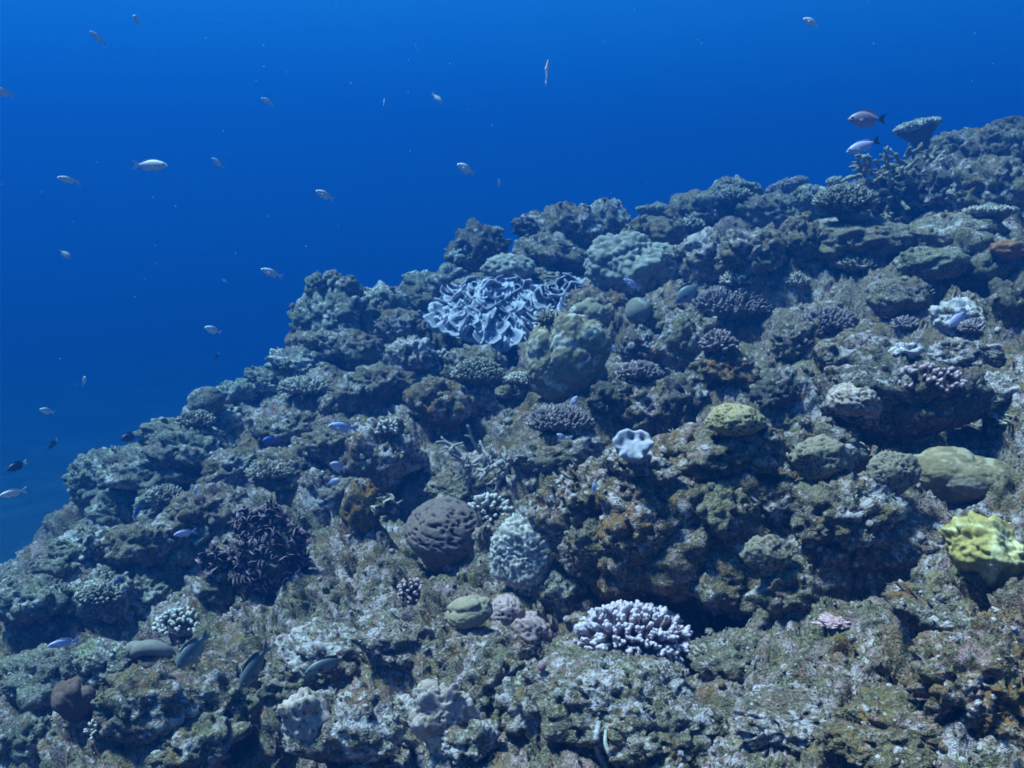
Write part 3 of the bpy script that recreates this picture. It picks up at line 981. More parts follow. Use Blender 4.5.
MORE = [
    # far left edge and pinnacle
    ('knobby rock', 312, 322, 32, 30, 'blue_rock'), ('rounded knob', 316, 286, 18, 18, 'blue_rock'), ('rounded knob', 333, 281, 18, 18, 'blue_rock'), ('rounded knob', 349, 288, 18, 18, 'blue_rock'),
    ('lumpy grey rock', 336, 330, 46, 38, 'blue_rock'), ('lumpy rock', 318, 350, 44, 28, 'grey_rock'), ('smooth bluish mound', 378, 310, 50, 34, 'blue_rock'), ('lumpy mound', 410, 304, 44, 28, 'grey_rock'),
    ('rounded mound', 425, 290, 42, 26, 'blue_rock'), ('pale bluish block', 448, 280, 34, 24, 'blue_rock'), ('knobby rock', 400, 328, 42, 30, 'grey_rock'), ('craggy rock', 357, 352, 52, 36, 'grey_rock'),
    ('low rock', 300, 366, 50, 26, 'blue_rock'), ('pale rounded dome', 411, 360, 38, 34, 'pale_rock'), ('low craggy rock', 270, 382, 40, 22, 'blue_rock'), ('knobby rock', 245, 392, 30, 20, 'blue_rock'),
    ('pale ledge', 466, 258, 26, 14, 'blue_rock'), ('craggy rock', 380, 385, 60, 32, 'grey_rock'), ('grey knob', 345, 400, 44, 26, 'grey_rock'),
    # crest
    ('crest rock', 540, 228, 44, 24, 'dark_rock'), ('crest mound', 574, 232, 54, 40, 'grey_rock'), ('blocky crest rock', 608, 222, 36, 36, 'blue_rock'), ('rounded crest mound', 700, 215, 54, 38, 'grey_rock'),
    ('crest dome', 737, 196, 46, 30, 'blue_rock'), ('lumpy crest rock', 556, 256, 64, 30, 'grey_rock'), ('pale leaning slab', 704, 262, 44, 50, 'pale_rock'), ('grey mound', 752, 255, 56, 38, 'grey_rock'),
    ('lumpy crest rock', 770, 218, 54, 34, 'grey_rock'), ('crest rock', 812, 205, 40, 30, 'blue_rock'), ('rounded crest boulder', 960, 152, 48, 34, 'grey_rock'), ('high crest boulder', 1000, 154, 50, 40, 'grey_rock'),
    ('highest crest rock', 1010, 132, 36, 22, 'dark_rock'), ('craggy crest rock', 998, 190, 62, 50, 'grey_rock'), ('dark crest rock', 958, 188, 46, 50, 'dark_rock'), ('small dome', 853, 217, 28, 18, 'smooth_rock'),
    ('grey slab', 800, 240, 40, 40, 'grey_rock'),
    # middle distance
    ('brown lumpy mound', 600, 312, 52, 36, 'rusty_rock'), ('grey lumpy rock', 660, 326, 44, 38, 'grey_rock'), ('tall lumpy rock', 690, 345, 48, 54, 'grey_rock'), ('low rock', 641, 350, 38, 28, 'dark_rock'),
    ('craggy rock', 725, 372, 52, 34, 'rusty_rock'), ('rounded brown lobes', 897, 298, 58, 44, 'smooth_rock'), ('low smooth rock', 930, 264, 68, 34, 'smooth_rock'), ('dark rock', 1010, 312, 34, 46, 'dark_rock'),
    ('craggy rock', 800, 345, 46, 34, 'grey_rock'), ('small brown rock', 788, 385, 44, 30, 'grey_rock'), ('low pale rock', 965, 355, 50, 24, 'pale_rock'), ('bleached white patch of rubble', 1000, 398, 56, 34, 'bleached'), ('bleached white rock', 962, 322, 52, 32, 'bleached'), ('small bleached patch', 906, 352, 26, 14, 'bleached'),
    ('knobby rock', 478, 370, 54, 36, 'grey_rock'), ('grey knob', 475, 402, 34, 32, 'grey_rock'), ('grey lumpy rock', 520, 388, 54, 30, 'grey_rock'), ('dark lump', 690, 402, 44, 42, 'dark_rock'),
    ('craggy brown rock', 655, 412, 60, 52, 'rusty_rock'), ('khaki mound', 681, 456, 40, 32, 'rusty_rock'), ('pale low mound', 640, 466, 58, 28, 'pale_rock'), ('wide craggy mound', 712, 455, 88, 42, 'grey_rock'),
    ('craggy mound', 752, 448, 52, 44, 'grey_rock'), ('rounded craggy mound', 825, 455, 66, 54, 'grey_rock'), ('low rock', 790, 425, 42, 26, 'grey_rock'), ('lumpy dark rock', 770, 395, 50, 34, 'dark_rock'),
    ('grey rock', 560, 455, 70, 36, 'grey_rock'), ('dark lump', 610, 400, 40, 34, 'dark_rock'),
    # left slope
    ('overhanging ledge', 112, 478, 64, 42, 'blue_rock'), ('low ledge', 188, 452, 66, 40, 'blue_rock'), ('pale ledge', 182, 434, 62, 24, 'blue_rock'), ('lumpy ledge', 215, 425, 54, 28, 'blue_rock'),
    ('small knob', 232, 394, 24, 20, 'blue_rock'), ('rounded mound', 118, 514, 44, 38, 'blue_rock'), ('lumpy rock', 162, 512, 46, 34, 'blue_rock'), ('wide lumpy rock', 142, 545, 64, 40, 'grey_rock'),
    ('low rock', 88, 545, 44, 26, 'blue_rock'), ('low edge rock', 62, 563, 52, 26, 'blue_rock'), ('grey rock', 207, 512, 64, 38, 'grey_rock'), ('grey rock', 192, 548, 54, 34, 'blue_rock'), ('craggy rock', 232, 472, 54, 36, 'grey_rock'),
    ('pale-topped lump', 100, 602, 52, 44, 'blue_rock'), ('small round lump', 51, 632, 26, 24, 'blue_rock'), ('wide mound', 145, 705, 84, 58, 'grey_rock'), ('low rock', 26, 742, 52, 36, 'blue_rock'),
    ('sloping grey rock', 50, 680, 74, 50, 'blue_rock'), ('low mound', 190, 745, 84, 48, 'grey_rock'), ('grey rock', 226, 702, 50, 46, 'grey_rock'), ('grey rock', 110, 665, 50, 30, 'blue_rock'),
    ('craggy rock', 290, 472, 54, 34, 'grey_rock'), ('craggy rock', 286, 432, 54, 36, 'grey_rock'), ('low craggy mound', 330, 497, 74, 34, 'pale_rock'), ('grey rock', 332, 444, 54, 30, 'grey_rock'),
    ('upright rock', 362, 512, 36, 60, 'rusty_rock'), ('low rock', 462, 490, 64, 24, 'grey_rock'), ('small rock', 140, 600, 40, 30, 'blue_rock'), ('small rock', 215, 590, 36, 28, 'grey_rock'),
    # on the big boulder
    ('rusty crag', 592, 492, 62, 42, 'rusty_rock'), ('grey crag', 650, 486, 60, 34, 'grey_rock'), ('rusty crag', 640, 530, 64, 44, 'rusty_rock'), ('mauve-flecked crag', 720, 512, 56, 46, 'grey_rock'),
    ('grey knob', 590, 545, 44, 40, 'grey_rock'), ('mossy shoulder', 720, 582, 92, 50, 'grey_rock'), ('grey crag', 790, 590, 50, 46, 'grey_rock'),
    # foreground
    ('low pale rock', 405, 728, 64, 44, 'pale_rock'), ('pale knob', 470, 738, 46, 30, 'pale_rock'), ('grey mound', 488, 692, 74, 58, 'grey_rock'), ('rusty pale mound', 470, 655, 58, 38, 'rusty_rock'),
    ('low crusted mound', 400, 640, 80, 34, 'pale_rock'), ('mossy lump', 562, 592, 56, 44, 'grey_rock'), ('mossy mound', 540, 705, 70, 54, 'grey_rock'), ('mossy mound', 655, 735, 110, 58, 'grey_rock'),
    ('rusty crag', 822, 560, 60, 70, 'grey_rock'), ('grey crag', 765, 505, 50, 40, 'grey_rock'), ('grey crag', 838, 512, 84, 52, 'grey_rock'), ('mauve crusted stone', 986, 527, 44, 26, 'pale_rock'),
    ('pale crusted mound', 330, 655, 90, 40, 'pale_rock'), ('rusty mound', 985, 690, 110, 80, 'rusty_rock'), ('low crusted mound', 800, 718, 110, 36, 'grey_rock'),
    ('low crusted mound', 950, 620, 100, 34, 'grey_rock'), ('grey mound', 740, 660, 84, 40, 'grey_rock'), ('rusty low rock', 900, 735, 110, 36, 'rusty_rock'), ('grey rock', 275, 690, 60, 44, 'grey_rock'),
]
rr = random.Random(5)
for d, u, v, w, h, m in MORE:
    sm = m == 'smooth_rock'
    if sm:
        rock(d, u, v, w, h, m, deep=1.1, lump=0.12, knob=0.5, under=0.1, smooth=0.8, sink=0.45)
        continue
    rock(d, u, v, w * 1.08, h * 1.12, m, deep=rr.uniform(0.65, 0.95), lump=rr.uniform(0.20, 0.36), knob=rr.uniform(0.8, 1.7), under=rr.uniform(-0.05, 0.22), sink=rr.uniform(0.55, 0.9), tilt=rr.uniform(-0.35, 0.35))
refresh()

# ------------------------------------------------------------------ massive, brain and encrusting corals


def head_coral(name, label, cat, u, v, w, h, vf_fn, mat, deep=0.85, sink=0.5, tilt=0.0, roll=0.0, group=None, lift=0.0, base=0.4):
    c, hw, hh, dep = place(u, v, w, h, sink, base)
    vv, ff = vf_fn(hw, hw * deep, hh)
    if tilt or roll:
        R = (Quaternion((1, 0, 0), tilt) @ Quaternion((0, 1, 0), roll)).to_matrix()
        vv = np.concatenate([vv[:, :3] @ np.array(R, np.float32).T, vv[:, 3:]], 1)
    o = put(name, make_mesh(name, vv, ff, MAT[mat]), None, c + Vector((0, 0, lift)))
    return tag(o, label, cat, group)


brain = head_coral('brain_coral', 'dark purplish-grey brain coral with winding sunken grooves, round, beside a shaded hollow', 'coral', 445, 536, 80, 72,
                   lambda a, b, c: celled(a * 0.97, b, c * 1.02, 3, 6, 6.2, 0.11, (0.10, 0.50), 'pits', 0.95, 0.08, (0.62, 0.62, 1.35), 0.3), 'brain', 0.9, 0.45, roll=0.2)
head_coral('lumpy_coral', 'pale bluish-white lumpy coral standing upright beside a dark gap', 'coral', 527, 558, 66, 76,
           lambda a, b, c: celled(a * 1.0, b, c * 1.0, 14, 6, 10.5, 0.13, pit=False, warp=0.5, base_amp=0.30, under=0.1), 'pale_coral', 0.55, 0.35, roll=-0.25)
head_coral('honeycomb_coral', 'small yellowish honeycomb coral dome with fine cells, above the scalloped white coral', 'coral', 735, 421, 58, 34,
           lambda a, b, c: celled(a, b, c, 5, 5, 6.5, 0.07, (0.06, 0.36), True, 0.1, 0.16), 'honeycomb', 0.8, 0.4)
head_coral('net_coral', 'grey net-patterned coral in the shade under the large dark overhanging boulder', 'coral', 893, 474, 52, 44,
           lambda a, b, c: celled(a, b, c, 6, 5, 5.5, 0.12, (0.06, 0.36), True, 0.6, 0.25), 'net', 0.6, 0.35)
head_coral('star_coral', 'small mauve star coral with dark pits beside the tan lobed coral', 'coral', 506, 613, 34, 34,
           lambda a, b, c: celled(a, b, c, 8, 5, 4.2, 0.14, (0.15, 0.50), 'pits', 0.1, 0.1), 'mauve_star', 0.9, 0.4)
head_coral('star_coral', 'rusty mauve flank of pitted coral running down from the small star coral', 'coral', 530, 630, 52, 34,
           lambda a, b, c: celled(a, b, c, 9, 5, 6.0, 0.10, (0.15, 0.50), 'pits', 0.2, 0.3), 'mauve_star', 0.7, 0.4, roll=0.5)
head_coral('pocked_coral', 'pale pocked coral on the left end of the crusted rock by the bottom edge', 'coral', 306, 720, 44, 56,
           lambda a, b, c: celled(a, b, c, 10, 5, 4.6, 0.12, (0.15, 0.50), 'pits', 0.2, 0.45), 'pocked', 0.7, 0.6, roll=-0.3)
head_coral('pocked_coral', 'pinkish pocked coral sheet with a knob at its top, by the bottom edge', 'coral', 442, 718, 60, 70,
           lambda a, b, c: celled(a, b, c, 11, 6, 6.5, 0.09, (0.15, 0.50), 'pits', 0.3, 0.55), 'pocked', 0.5, 0.6, roll=0.2)
head_coral('pocked_coral', 'small round pinkish knob of pitted coral above the pinkish sheet', 'coral', 429, 692, 26, 24,
           lambda a, b, c: celled(a, b, c, 12, 4, 3.4, 0.12, (0.15, 0.50), 'pits', 0.1, 0.1), 'pocked', 0.9, 0.1)
head_coral('bumpy_coral', 'finely bumpy rounded coral mound above the folded leather coral', 'coral', 508, 270, 50, 30,
           lambda a, b, c: celled(a, b, c, 13, 5, 6.0, 0.16, pit=False, warp=0.1), 'slate', 0.8, 0.4)
head_coral('ridged_coral', 'pinkish finely ridged coral growing on the left end of the large dark overhanging boulder', 'coral', 856, 402, 52, 34,
           lambda a, b, c: celled(a, b, c, 15, 5, 6.0, 0.12, (0.05, 0.38), True, 0.8, 0.3), 'pocked', 0.8, 0.2)
head_coral('bumpy_coral', 'small grey bumpy coral knob on the right shoulder of the big rusty boulder', 'coral', 768, 555, 46, 40,
           lambda a, b, c: celled(a, b, c, 16, 5, 6.5, 0.12, pit=False, warp=0.1, base_amp=0.25), 'net', 0.8, 0.2)
head_coral('ridged_coral', 'greyish finely ridged coral mound left of the net-patterned coral', 'coral', 822, 460, 58, 46,
           lambda a, b, c: celled(a, b, c, 17, 5, 7.0, 0.09, (0.05, 0.38), True, 0.8, 0.3), 'net', 0.7, 0.3)
head_coral('massive_coral', 'smooth olive-brown lobed coral, long and rounded, right of the shaded boulder', 'coral', 957, 480, 120, 64,
           lambda a, b, c: lobed(a, b, c, 4, 6, 10, 0.30, 0.6, 0.03), 'brown_lobe', 0.6, 0.45, roll=0.12)
head_coral('massive_coral', 'small tan coral of smooth bulging lobes beside the mauve star coral', 'coral', 470, 614, 54, 32,
           lambda a, b, c: lobed(a, b, c, 9, 5, 13, 0.42, 0.42, 0.05), 'tan_lobe', 0.7, 0.35, roll=-0.3)
head_coral('massive_coral', 'large khaki massive coral with pale spots, right of the folded leather coral', 'coral', 566, 362, 88, 104,
           lambda a, b, c: lobed(a, b, c, 21, 6, 22, 0.30, 0.40, 0.06), 'khaki', 0.45, 0.45, roll=0.6)
head_coral('massive_coral', 'khaki coral shoulder rising behind the large khaki massive coral', 'coral', 592, 318, 52, 42,
           lambda a, b, c: lobed(a, b, c, 22, 5, 16, 0.32, 0.40, 0.06), 'khaki', 0.8, 0.3)
head_coral('massive_coral', 'large slate-blue massive coral with a bumpy face near the crest', 'coral', 629, 268, 84, 62,
           lambda a, b, c: celled(a, b, c, 23, 6, 6.5, 0.13, pit=False, warp=0.4, base_amp=0.28, under=0.15), 'slate', 0.7, 0.35)
head_coral('dome_coral', 'small smooth grey dome coral with a dark side, in front of the slate-blue massive coral', 'coral', 638, 312, 30, 30,
           lambda a, b, c: lobed(a, b, c, 24, 4, 3, 0.2, 0.9, 0.02), 'slate', 0.9, 0.2)
head_coral('dome_coral', 'far pale blue-grey dome coral on the left edge of the reef', 'coral', 206, 403, 42, 34,
           lambda a, b, c: lobed(a, b, c, 25, 5, 5, 0.2, 0.9, 0.02), 'blue_rock', 0.9, 0.3, roll=-0.4)
head_coral('yellow_coral', 'bright yellow-green coral with a raised ridge, crusting the rock', 'coral', 990, 556, 90, 78,
           lambda a, b, c: celled(a, b, c * 0.8, 33, 6, 7.5, 0.09, pit=False, warp=0.5, base_amp=0.5), 'yellow', 0.7, 0.3, roll=0.35)
head_coral('sponge', 'dark brown rounded sponge with several lobes on the low left slope', 'sponge', 74, 702, 40, 44,
           lambda a, b, c: lobed(a, b, c, 26, 5, 7, 0.5, 0.5, 0.07), 'sponge', 0.8, 0.3)
head_coral('pink_crust', 'soft pink crust in the dark gap under the big rusty boulder', 'encrusting algae', 834, 622, 30, 9,
           lambda a, b, c: celled(a, b, c, 27, 5, 6.0, 0.30, pit=False, warp=0.8, base_amp=0.5), 'pink_crust', 0.8, 0.2)
head_coral('sea_squirt', 'tiny pink-white sea squirt glowing in the dark hole left of the violet finger coral', 'sea squirt', 542, 667, 9, 12,
           lambda a, b, c: lobed(a, b, c, 28, 3, 3, 0.3, 0.8, 0.02), 'pink_crust', 0.9, -0.4)


for lab, u, v, w, h in (('orange crust of sponge on the craggy rock by the right edge', 1008, 250, 30, 18), ('small orange crust of sponge right of the small grey dome coral', 664, 352, 20, 10),
                        ('tiny red crust of sponge on the khaki coral shoulder', 583, 330, 10, 10)):
    head_coral('crusting_sponge', lab, 'sponge', u, v, w, h, lambda a, b, c: celled(a, b, c, 34, 4, 5.0, 0.2, pit=False, warp=0.6, base_amp=0.4), 'orange', 0.8, 0.2, group='orange crusting sponges')


# the curled smooth coral: a thick soft roll bent like an arch
def curled():
    c, hw, hh, dep = place(150, 652, 58, 36, 0.3)
    root = thing('curled_coral', 'smooth grey curled coral bent like an arch over a dark gap', 'coral', c)
    for k, (cx, rx, rz, off) in enumerate(((-0.15, 0.62, 0.75, 0.0), (-0.72, 0.30, 0.55, 0.2))):
        a = np.linspace(math.pi * 0.98, 0.02, 18)
        path = np.stack([hw * (cx + rx * np.cos(a)) + hw * 0.25, -hw * 0.25 * np.sin(a) + off * hw, hh * (rz * np.sin(a) - 0.3)], 1)
        rad = hw * 0.24 * (0.75 + 0.35 * np.sin(a))
        v, f = tube(path, rad, 14)
        put('roll', make_mesh('roll', v, f, MAT['curl']), root)
    bv, bf = rock_shape(hw * 0.9, hw * 0.6, hh * 0.7, 77, 4)
    put('base', make_mesh('base', bv, bf, MAT['dark_rock']), root, (0.1 * hw, 0.1 * hw, -hh * 0.7))


curled()
refresh()

# ------------------------------------------------------------------ finger, bushy and table corals
finger_colony('finger_coral', 'violet finger coral with pale lilac tips, on top of the low mossy mound', 'coral', 632, 626, 118, 64, 210, 15, 'violet', 0.22, 3,
              spread=0.95, up=0.15, seed=3, deep=0.62, tilt=0.25, sink=0.35)
finger_colony('finger_coral', 'small white-tipped finger coral beside the dark brain coral', 'coral', 490, 505, 44, 34, 60, 9, 'white_tip', 0.27, 1, 'white-tipped finger corals', seed=4, sink=0.3)
finger_colony('finger_coral', 'cushion of dark finger coral with white tips on the lower left slope', 'coral', 182, 618, 56, 25, 140, 6, 'white_tip', 0.34, 1, 'white-tipped finger corals', seed=5, deep=0.7, sink=0.35)
finger_colony('finger_coral', 'dark finger coral with pinkish-white tips under the broad brown boulder', 'coral', 928, 376, 74, 34, 80, 9, 'pink_tip', 0.30, 1, 'white-tipped finger corals', seed=6, deep=0.7, sink=0.3)
finger_colony('finger_coral', 'small tuft of white finger tips on a knob left of the cave below the folds', 'coral', 442, 358, 26, 26, 40, 7, 'white_tip', 0.27, 1, 'white-tipped finger corals', seed=7, sink=0.2)
finger_colony('finger_coral', 'tiny white finger coral growing on top of the brown boulder', 'coral', 388, 426, 24, 20, 34, 6, 'white_tip', 0.32, 1, 'white-tipped finger corals', seed=8, sink=0.1)
finger_colony('finger_coral', 'tiny dark finger coral with bright tips low on the left slope', 'coral', 97, 727, 26, 18, 30, 6, 'white_tip', 0.30, 1, 'white-tipped finger corals', seed=9, sink=0.2)
finger_colony('finger_coral', 'small reddish finger coral with white tips, left of the tan lobed coral', 'coral', 412, 588, 34, 26, 50, 6, 'pink_tip', 0.34, 1, 'white-tipped finger corals', seed=10, sink=0.3)

bushy('bushy_coral', 'broad mauve bushy coral mound spreading over a shaded hollow', 735, 304, 86, 44, 620, 6, 1.5, 'mauve_tip', 31)
bushy('bushy_coral', 'dark bushy coral cluster just below the broad mauve bushy coral', 719, 345, 36, 34, 150, 6, 1.7, 'mauve_tip', 32)
bushy('bushy_coral', 'mauve bushy coral behind the broad brown boulder', 829, 322, 64, 32, 420, 5, 1.4, 'mauve_tip', 33)
bushy('bushy_coral', 'small bushy coral on the front of the wide smooth boulder', 860, 264, 46, 24, 220, 5, 1.4, 'grey_tip', 34)
bushy('bushy_coral', 'tiny pale bushy tuft left of the mauve bushy corals', 797, 282, 24, 18, 80, 5, 1.4, 'bright_tip', 35)
bushy('bushy_coral', 'rounded bushy coral with a shaded underside left of the dead branch thicket', 846, 200, 62, 36, 420, 5, 1.3, 'grey_tip', 36)
bushy('bushy_coral', 'low bushy coral with pale twigs far out on the left edge', 306, 386, 54, 26, 330, 5, 1.3, 'bright_tip', 37, flat=0.8)
bushy('bushy_coral', 'flat bushy coral with a shaded rim beside the brown boulder', 272, 470, 50, 26, 300, 5, 1.4, 'grey_tip', 38, flat=0.8)
bushy('bushy_coral', 'bushy greyish-violet coral behind the scalloped white coral', 560, 420, 66, 34, 480, 5, 1.5, 'mauve_tip', 39)
bushy('bushy_coral', 'small bushy coral right of the slate-blue massive coral', 681, 254, 28, 20, 110, 5, 1.4, 'bright_tip', 40)
bushy('bushy_coral', 'pale bushy coral above the broad mauve bushy coral', 740, 280, 38, 22, 180, 5, 1.4, 'bright_tip', 41)
bushy('bushy_coral', 'round bushy coral in the mouth of the cave under the folds', 478, 372, 52, 34, 380, 4, 1.4, 'grey_tip', 42)
bushy('bushy_coral', 'small bushy coral at the foot of the cave under the folds', 494, 378, 28, 18, 110, 5, 1.4, 'bright_tip', 43)
bushy('bushy_coral', 'flat bushy shelf in the cave shade left of the khaki massive coral', 525, 378, 40, 18, 180, 4, 1.4, 'bright_tip', 44, flat=0.7)
bushy('bushy_coral', 'pale bluish bushy coral cap on the low left slope', 100, 592, 46, 30, 260, 4, 1.4, 'bright_tip', 45)
bushy('bushy_coral', 'low violet bushy coral on the pale rubble below the khaki massive coral', 640, 372, 44, 24, 200, 5, 1.5, 'mauve_tip', 46)
bushy('bushy_coral', 'small dark bushy coral tucked left of the khaki coral shoulder', 548, 318, 0 + 24, 18, 90, 4, 1.3, 'grey_tip', 47)
bushy('bushy_coral', 'greyish bushy coral on the bluish left slope above the dark plate coral', 165, 495, 40, 22, 200, 4, 1.4, 'grey_tip', 48)
bushy('bushy_coral', 'small bushy coral left of the dark shaded ledge on the reef edge', 196, 420, 38, 20, 180, 4, 1.3, 'grey_tip', 49)
bushy('bushy_coral', 'bushy coral on the crest left of the tilted plate', 735, 196, 34, 20, 150, 4, 1.3, 'grey_tip', 50)
bushy('bushy_coral', 'small bushy coral knob beside the thin plate on the crest', 690, 226, 30, 20, 120, 4, 1.3, 'grey_tip', 51)
bushy('bushy_coral', 'round bushy coral low in the shade right of the mauve bushy coral', 905, 325, 28, 20, 110, 4, 1.4, 'mauve_tip', 52)
bushy('bushy_coral', 'bushy lilac coral patch on the bleached rubble at right', 975, 328, 30, 20, 260, 4, 1.3, 'mauve_tip', 53)

TABLES = 'table corals on the reef crest'
bushy('table_coral', 'pale table coral with a dark underside standing on the thicket at the crest', 918, 124, 46, 24, 420, 4, 1.3, 'bright_tip', 61, TABLES, 0.9, 0.9, 0.35, 0.5, 'under', True, depth=5.9, roll=-0.22)
bushy('table_coral', 'small stalked table coral topping the dark pinnacle', 494, 230, 22, 16, 130, 3, 1.2, 'bright_tip', 62, TABLES, 0.9, 0.9, 0.4, 0.5, 'under', True, depth=6.0)
bushy('table_coral', 'thin flat plate coral jutting over the crest', 658, 208, 44, 16, 300, 3, 1.2, 'grey_tip', 63, TABLES, 0.9, 0.9, 0.4, 0.4, 'under', True, depth=6.5)
bushy('table_coral', 'dark tilted plate coral against open water on the crest', 788, 184, 42, 20, 260, 4, 1.3, 'mauve_tip', 64, TABLES, 0.9, 0.9, 0.5, 0.4, 'under', True, depth=6.4, roll=-0.3)
bushy('table_coral', 'pale flat plate coral below the high crest boulders', 990, 210, 52, 18, 330, 4, 1.4, 'bright_tip', 65, TABLES, 0.9, 0.9, 0.4, 0.4, 'under', True)
bushy('table_coral', 'small pale tuft coral on the crest left of the dead branch thicket', 836, 182, 20, 14, 90, 4, 1.3, 'bright_tip', 66, TABLES, 0.9, 0.9, 0.6, 0.4, 'under', True, depth=6.2)
refresh()


# ------------------------------------------------------------------ branch thicket and bare branches
def crooked(rg, start, d, L, r0, n=6, wob=0.35):
    path, p = [np.array(start)], np.array(start, float)
    d = np.array(d, float)
    for k in range(n):
        d = d + rg.normal(size=3) * wob * 0.5
        d /= np.linalg.norm(d)
        p = p + d * L / n
        path.append(p.copy())
    return np.array(path), np.linspace(r0, r0 * 0.6, n + 1)


def branching(name, label, u, v, w, h, n, mat, seed, lean=(-0.1, -0.5, 0.35), thick=0.035, cat='coral', sink=0.4, length=0.8, spill=0.5, near=0.0):
    c, hw, hh, dep = place(u, v, w, h, sink)
    c = c * (1 - near / dep)
    root = thing(name, label, cat, c)
    rg = np.random.default_rng(seed)
    for k in range(n):
        s = np.array([rg.uniform(-0.75, 0.75) * hw, rg.uniform(-0.3, 0.3) * hw, rg.uniform(-0.7, 0.75) * hh])
        d = np.array(lean) + rg.normal(size=3) * spill + np.array([s[0] / hw * 0.7, 0, s[2] / hh * 0.3])
        d /= np.linalg.norm(d)
        L = hw * length * rg.uniform(0.5, 1.0)
        path, rad = crooked(rg, s, d, L, hw * thick * rg.uniform(1.0, 1.5))
        parts = [tube(path, rad, 7)]
        for j in range(rg.integers(1, 4)):
            i = rg.integers(2, 5)
            bd = d + rg.normal(size=3) * 0.7
            bd /= np.linalg.norm(bd)
            bp, br = crooked(rg, path[i], bd, L * rg.uniform(0.25, 0.5), rad[i] * 0.8, 4)
            parts.append(tube(bp, br, 6))
        vv, ff = join(parts)
        put('branch', make_mesh('branch', vv, ff, MAT[mat]), root)
    return root


branching('dead_coral_thicket', 'thicket of dead grey staghorn branches tumbling down the crest under the pale table coral', 900, 190, 100, 82, 130, 'thicket', 71, lean=(-0.2, -0.6, 0.05), thick=0.036, length=0.48, near=0.10)
branching('bare_branches', 'bare pinkish coral branches crossing the hollow right of the round rust-capped boulder', 487, 462, 78, 40, 22, 'dead_branch', 72, lean=(-0.5, -0.5, 0.1), thick=0.05, length=0.9, spill=0.7, near=0.08)
branching('bare_branches', 'two or three bare sticks leaning below the scalloped white coral', 610, 462, 24, 28, 4, 'dead_branch', 73, lean=(0.1, -0.3, 0.9), thick=0.10, length=1.0, spill=0.25)


# ------------------------------------------------------------------ folded leather coral
def fold_sheet(top, lip, nu, nv, back, bulge, cells, amp, seed, stretch):
    """a thick soft sheet hanging from a top line to a lower lip (both in metres: x across, z up), thrown into deep folds with bright rims"""
    a, s = np.meshgrid(np.linspace(0, 1, nu), np.linspace(0, 1, nv))
    a, s = a.ravel(), s.ravel()
    ti, tl = np.linspace(0, 1, len(top)), np.linspace(0, 1, len(lip))
    tx, tz = np.interp(a, ti, [p[0] for p in top]), np.interp(a, ti, [p[1] for p in top])
    lx, lz = np.interp(a, tl, [p[0] for p in lip]), np.interp(a, tl, [p[1] for p in lip])
    W = max(p[0] for p in top) - min(p[0] for p in top)
    x = tx + (lx - tx) * s
    z = tz + (lz - tz) * s ** 1.1
    y = back * (1 - s) ** 1.2 - bulge * np.sin(math.pi * a) * s
    P = np.stack([x, y, z], 1)
    q = np.stack([x * cells / W * 1.0, np.zeros_like(x), (z - (lz - tz) * 0) * cells / W * stretch], 1)
    q = q + 0.9 * np.stack([fbm(q * 0.8 + seed, 3, 1), 0 * x, fbm(q * 0.8 + seed, 3, 2)], 1)
    d1, c, d2 = worley(q + seed, 5, 0.9, True)
    rim = 1 - sstep(0.0, 0.34, d2 - d1)
    d1b, cb, d2b = worley(q * 2.1 + seed, 6, 0.9, True)
    rim2 = 1 - sstep(0.0, 0.30, d2b - d1b)
    up = amp * (rim * (0.7 + 0.6 * c) + 0.35 * rim2 - 0.30) * np.clip(0.35 + 1.2 * s, 0, 1)
    n = np.stack([np.zeros_like(x), -0.85 + 0 * x, 0.53 + 0 * x], 1)
    P = P + n * up[:, None]
    P[:, 2] += amp * 0.42 * (s ** 6) * (np.sin(a * cells * 4.1 + 2.5 * fbm(q, 2, 3)))
    P[:, 1] += amp * 0.8 * s ** 4 * np.sin(a * cells * 6.3 + seed)
    idx = np.arange(nu * nv).reshape(nv, nu)
    F = np.stack([idx[:-1, :-1].ravel(), idx[:-1, 1:].ravel(), idx[1:, 1:].ravel(), idx[1:, :-1].ravel()], 1)[:, ::-1]
    # thickness: a second skin behind, joined round the edge
    P = np.concatenate([P, np.clip(0.8 * rim + 0.5 * rim2 + 0.6 * s ** 12, 0, 1)[:, None]], 1)
    B = P.copy()
    B[:, :3] -= n * amp * 0.45
    m = nu * nv
    rimv = np.concatenate([idx[0, :], idx[1:, -1], idx[-1, -2::-1], idx[-2:0:-1, 0]])
    nx = np.roll(rimv, -1)
    side = np.stack([rimv, nx, nx + m, rimv + m], 1)
    return np.concatenate([P, B]), np.concatenate([F, F[:, ::-1] + m, side])


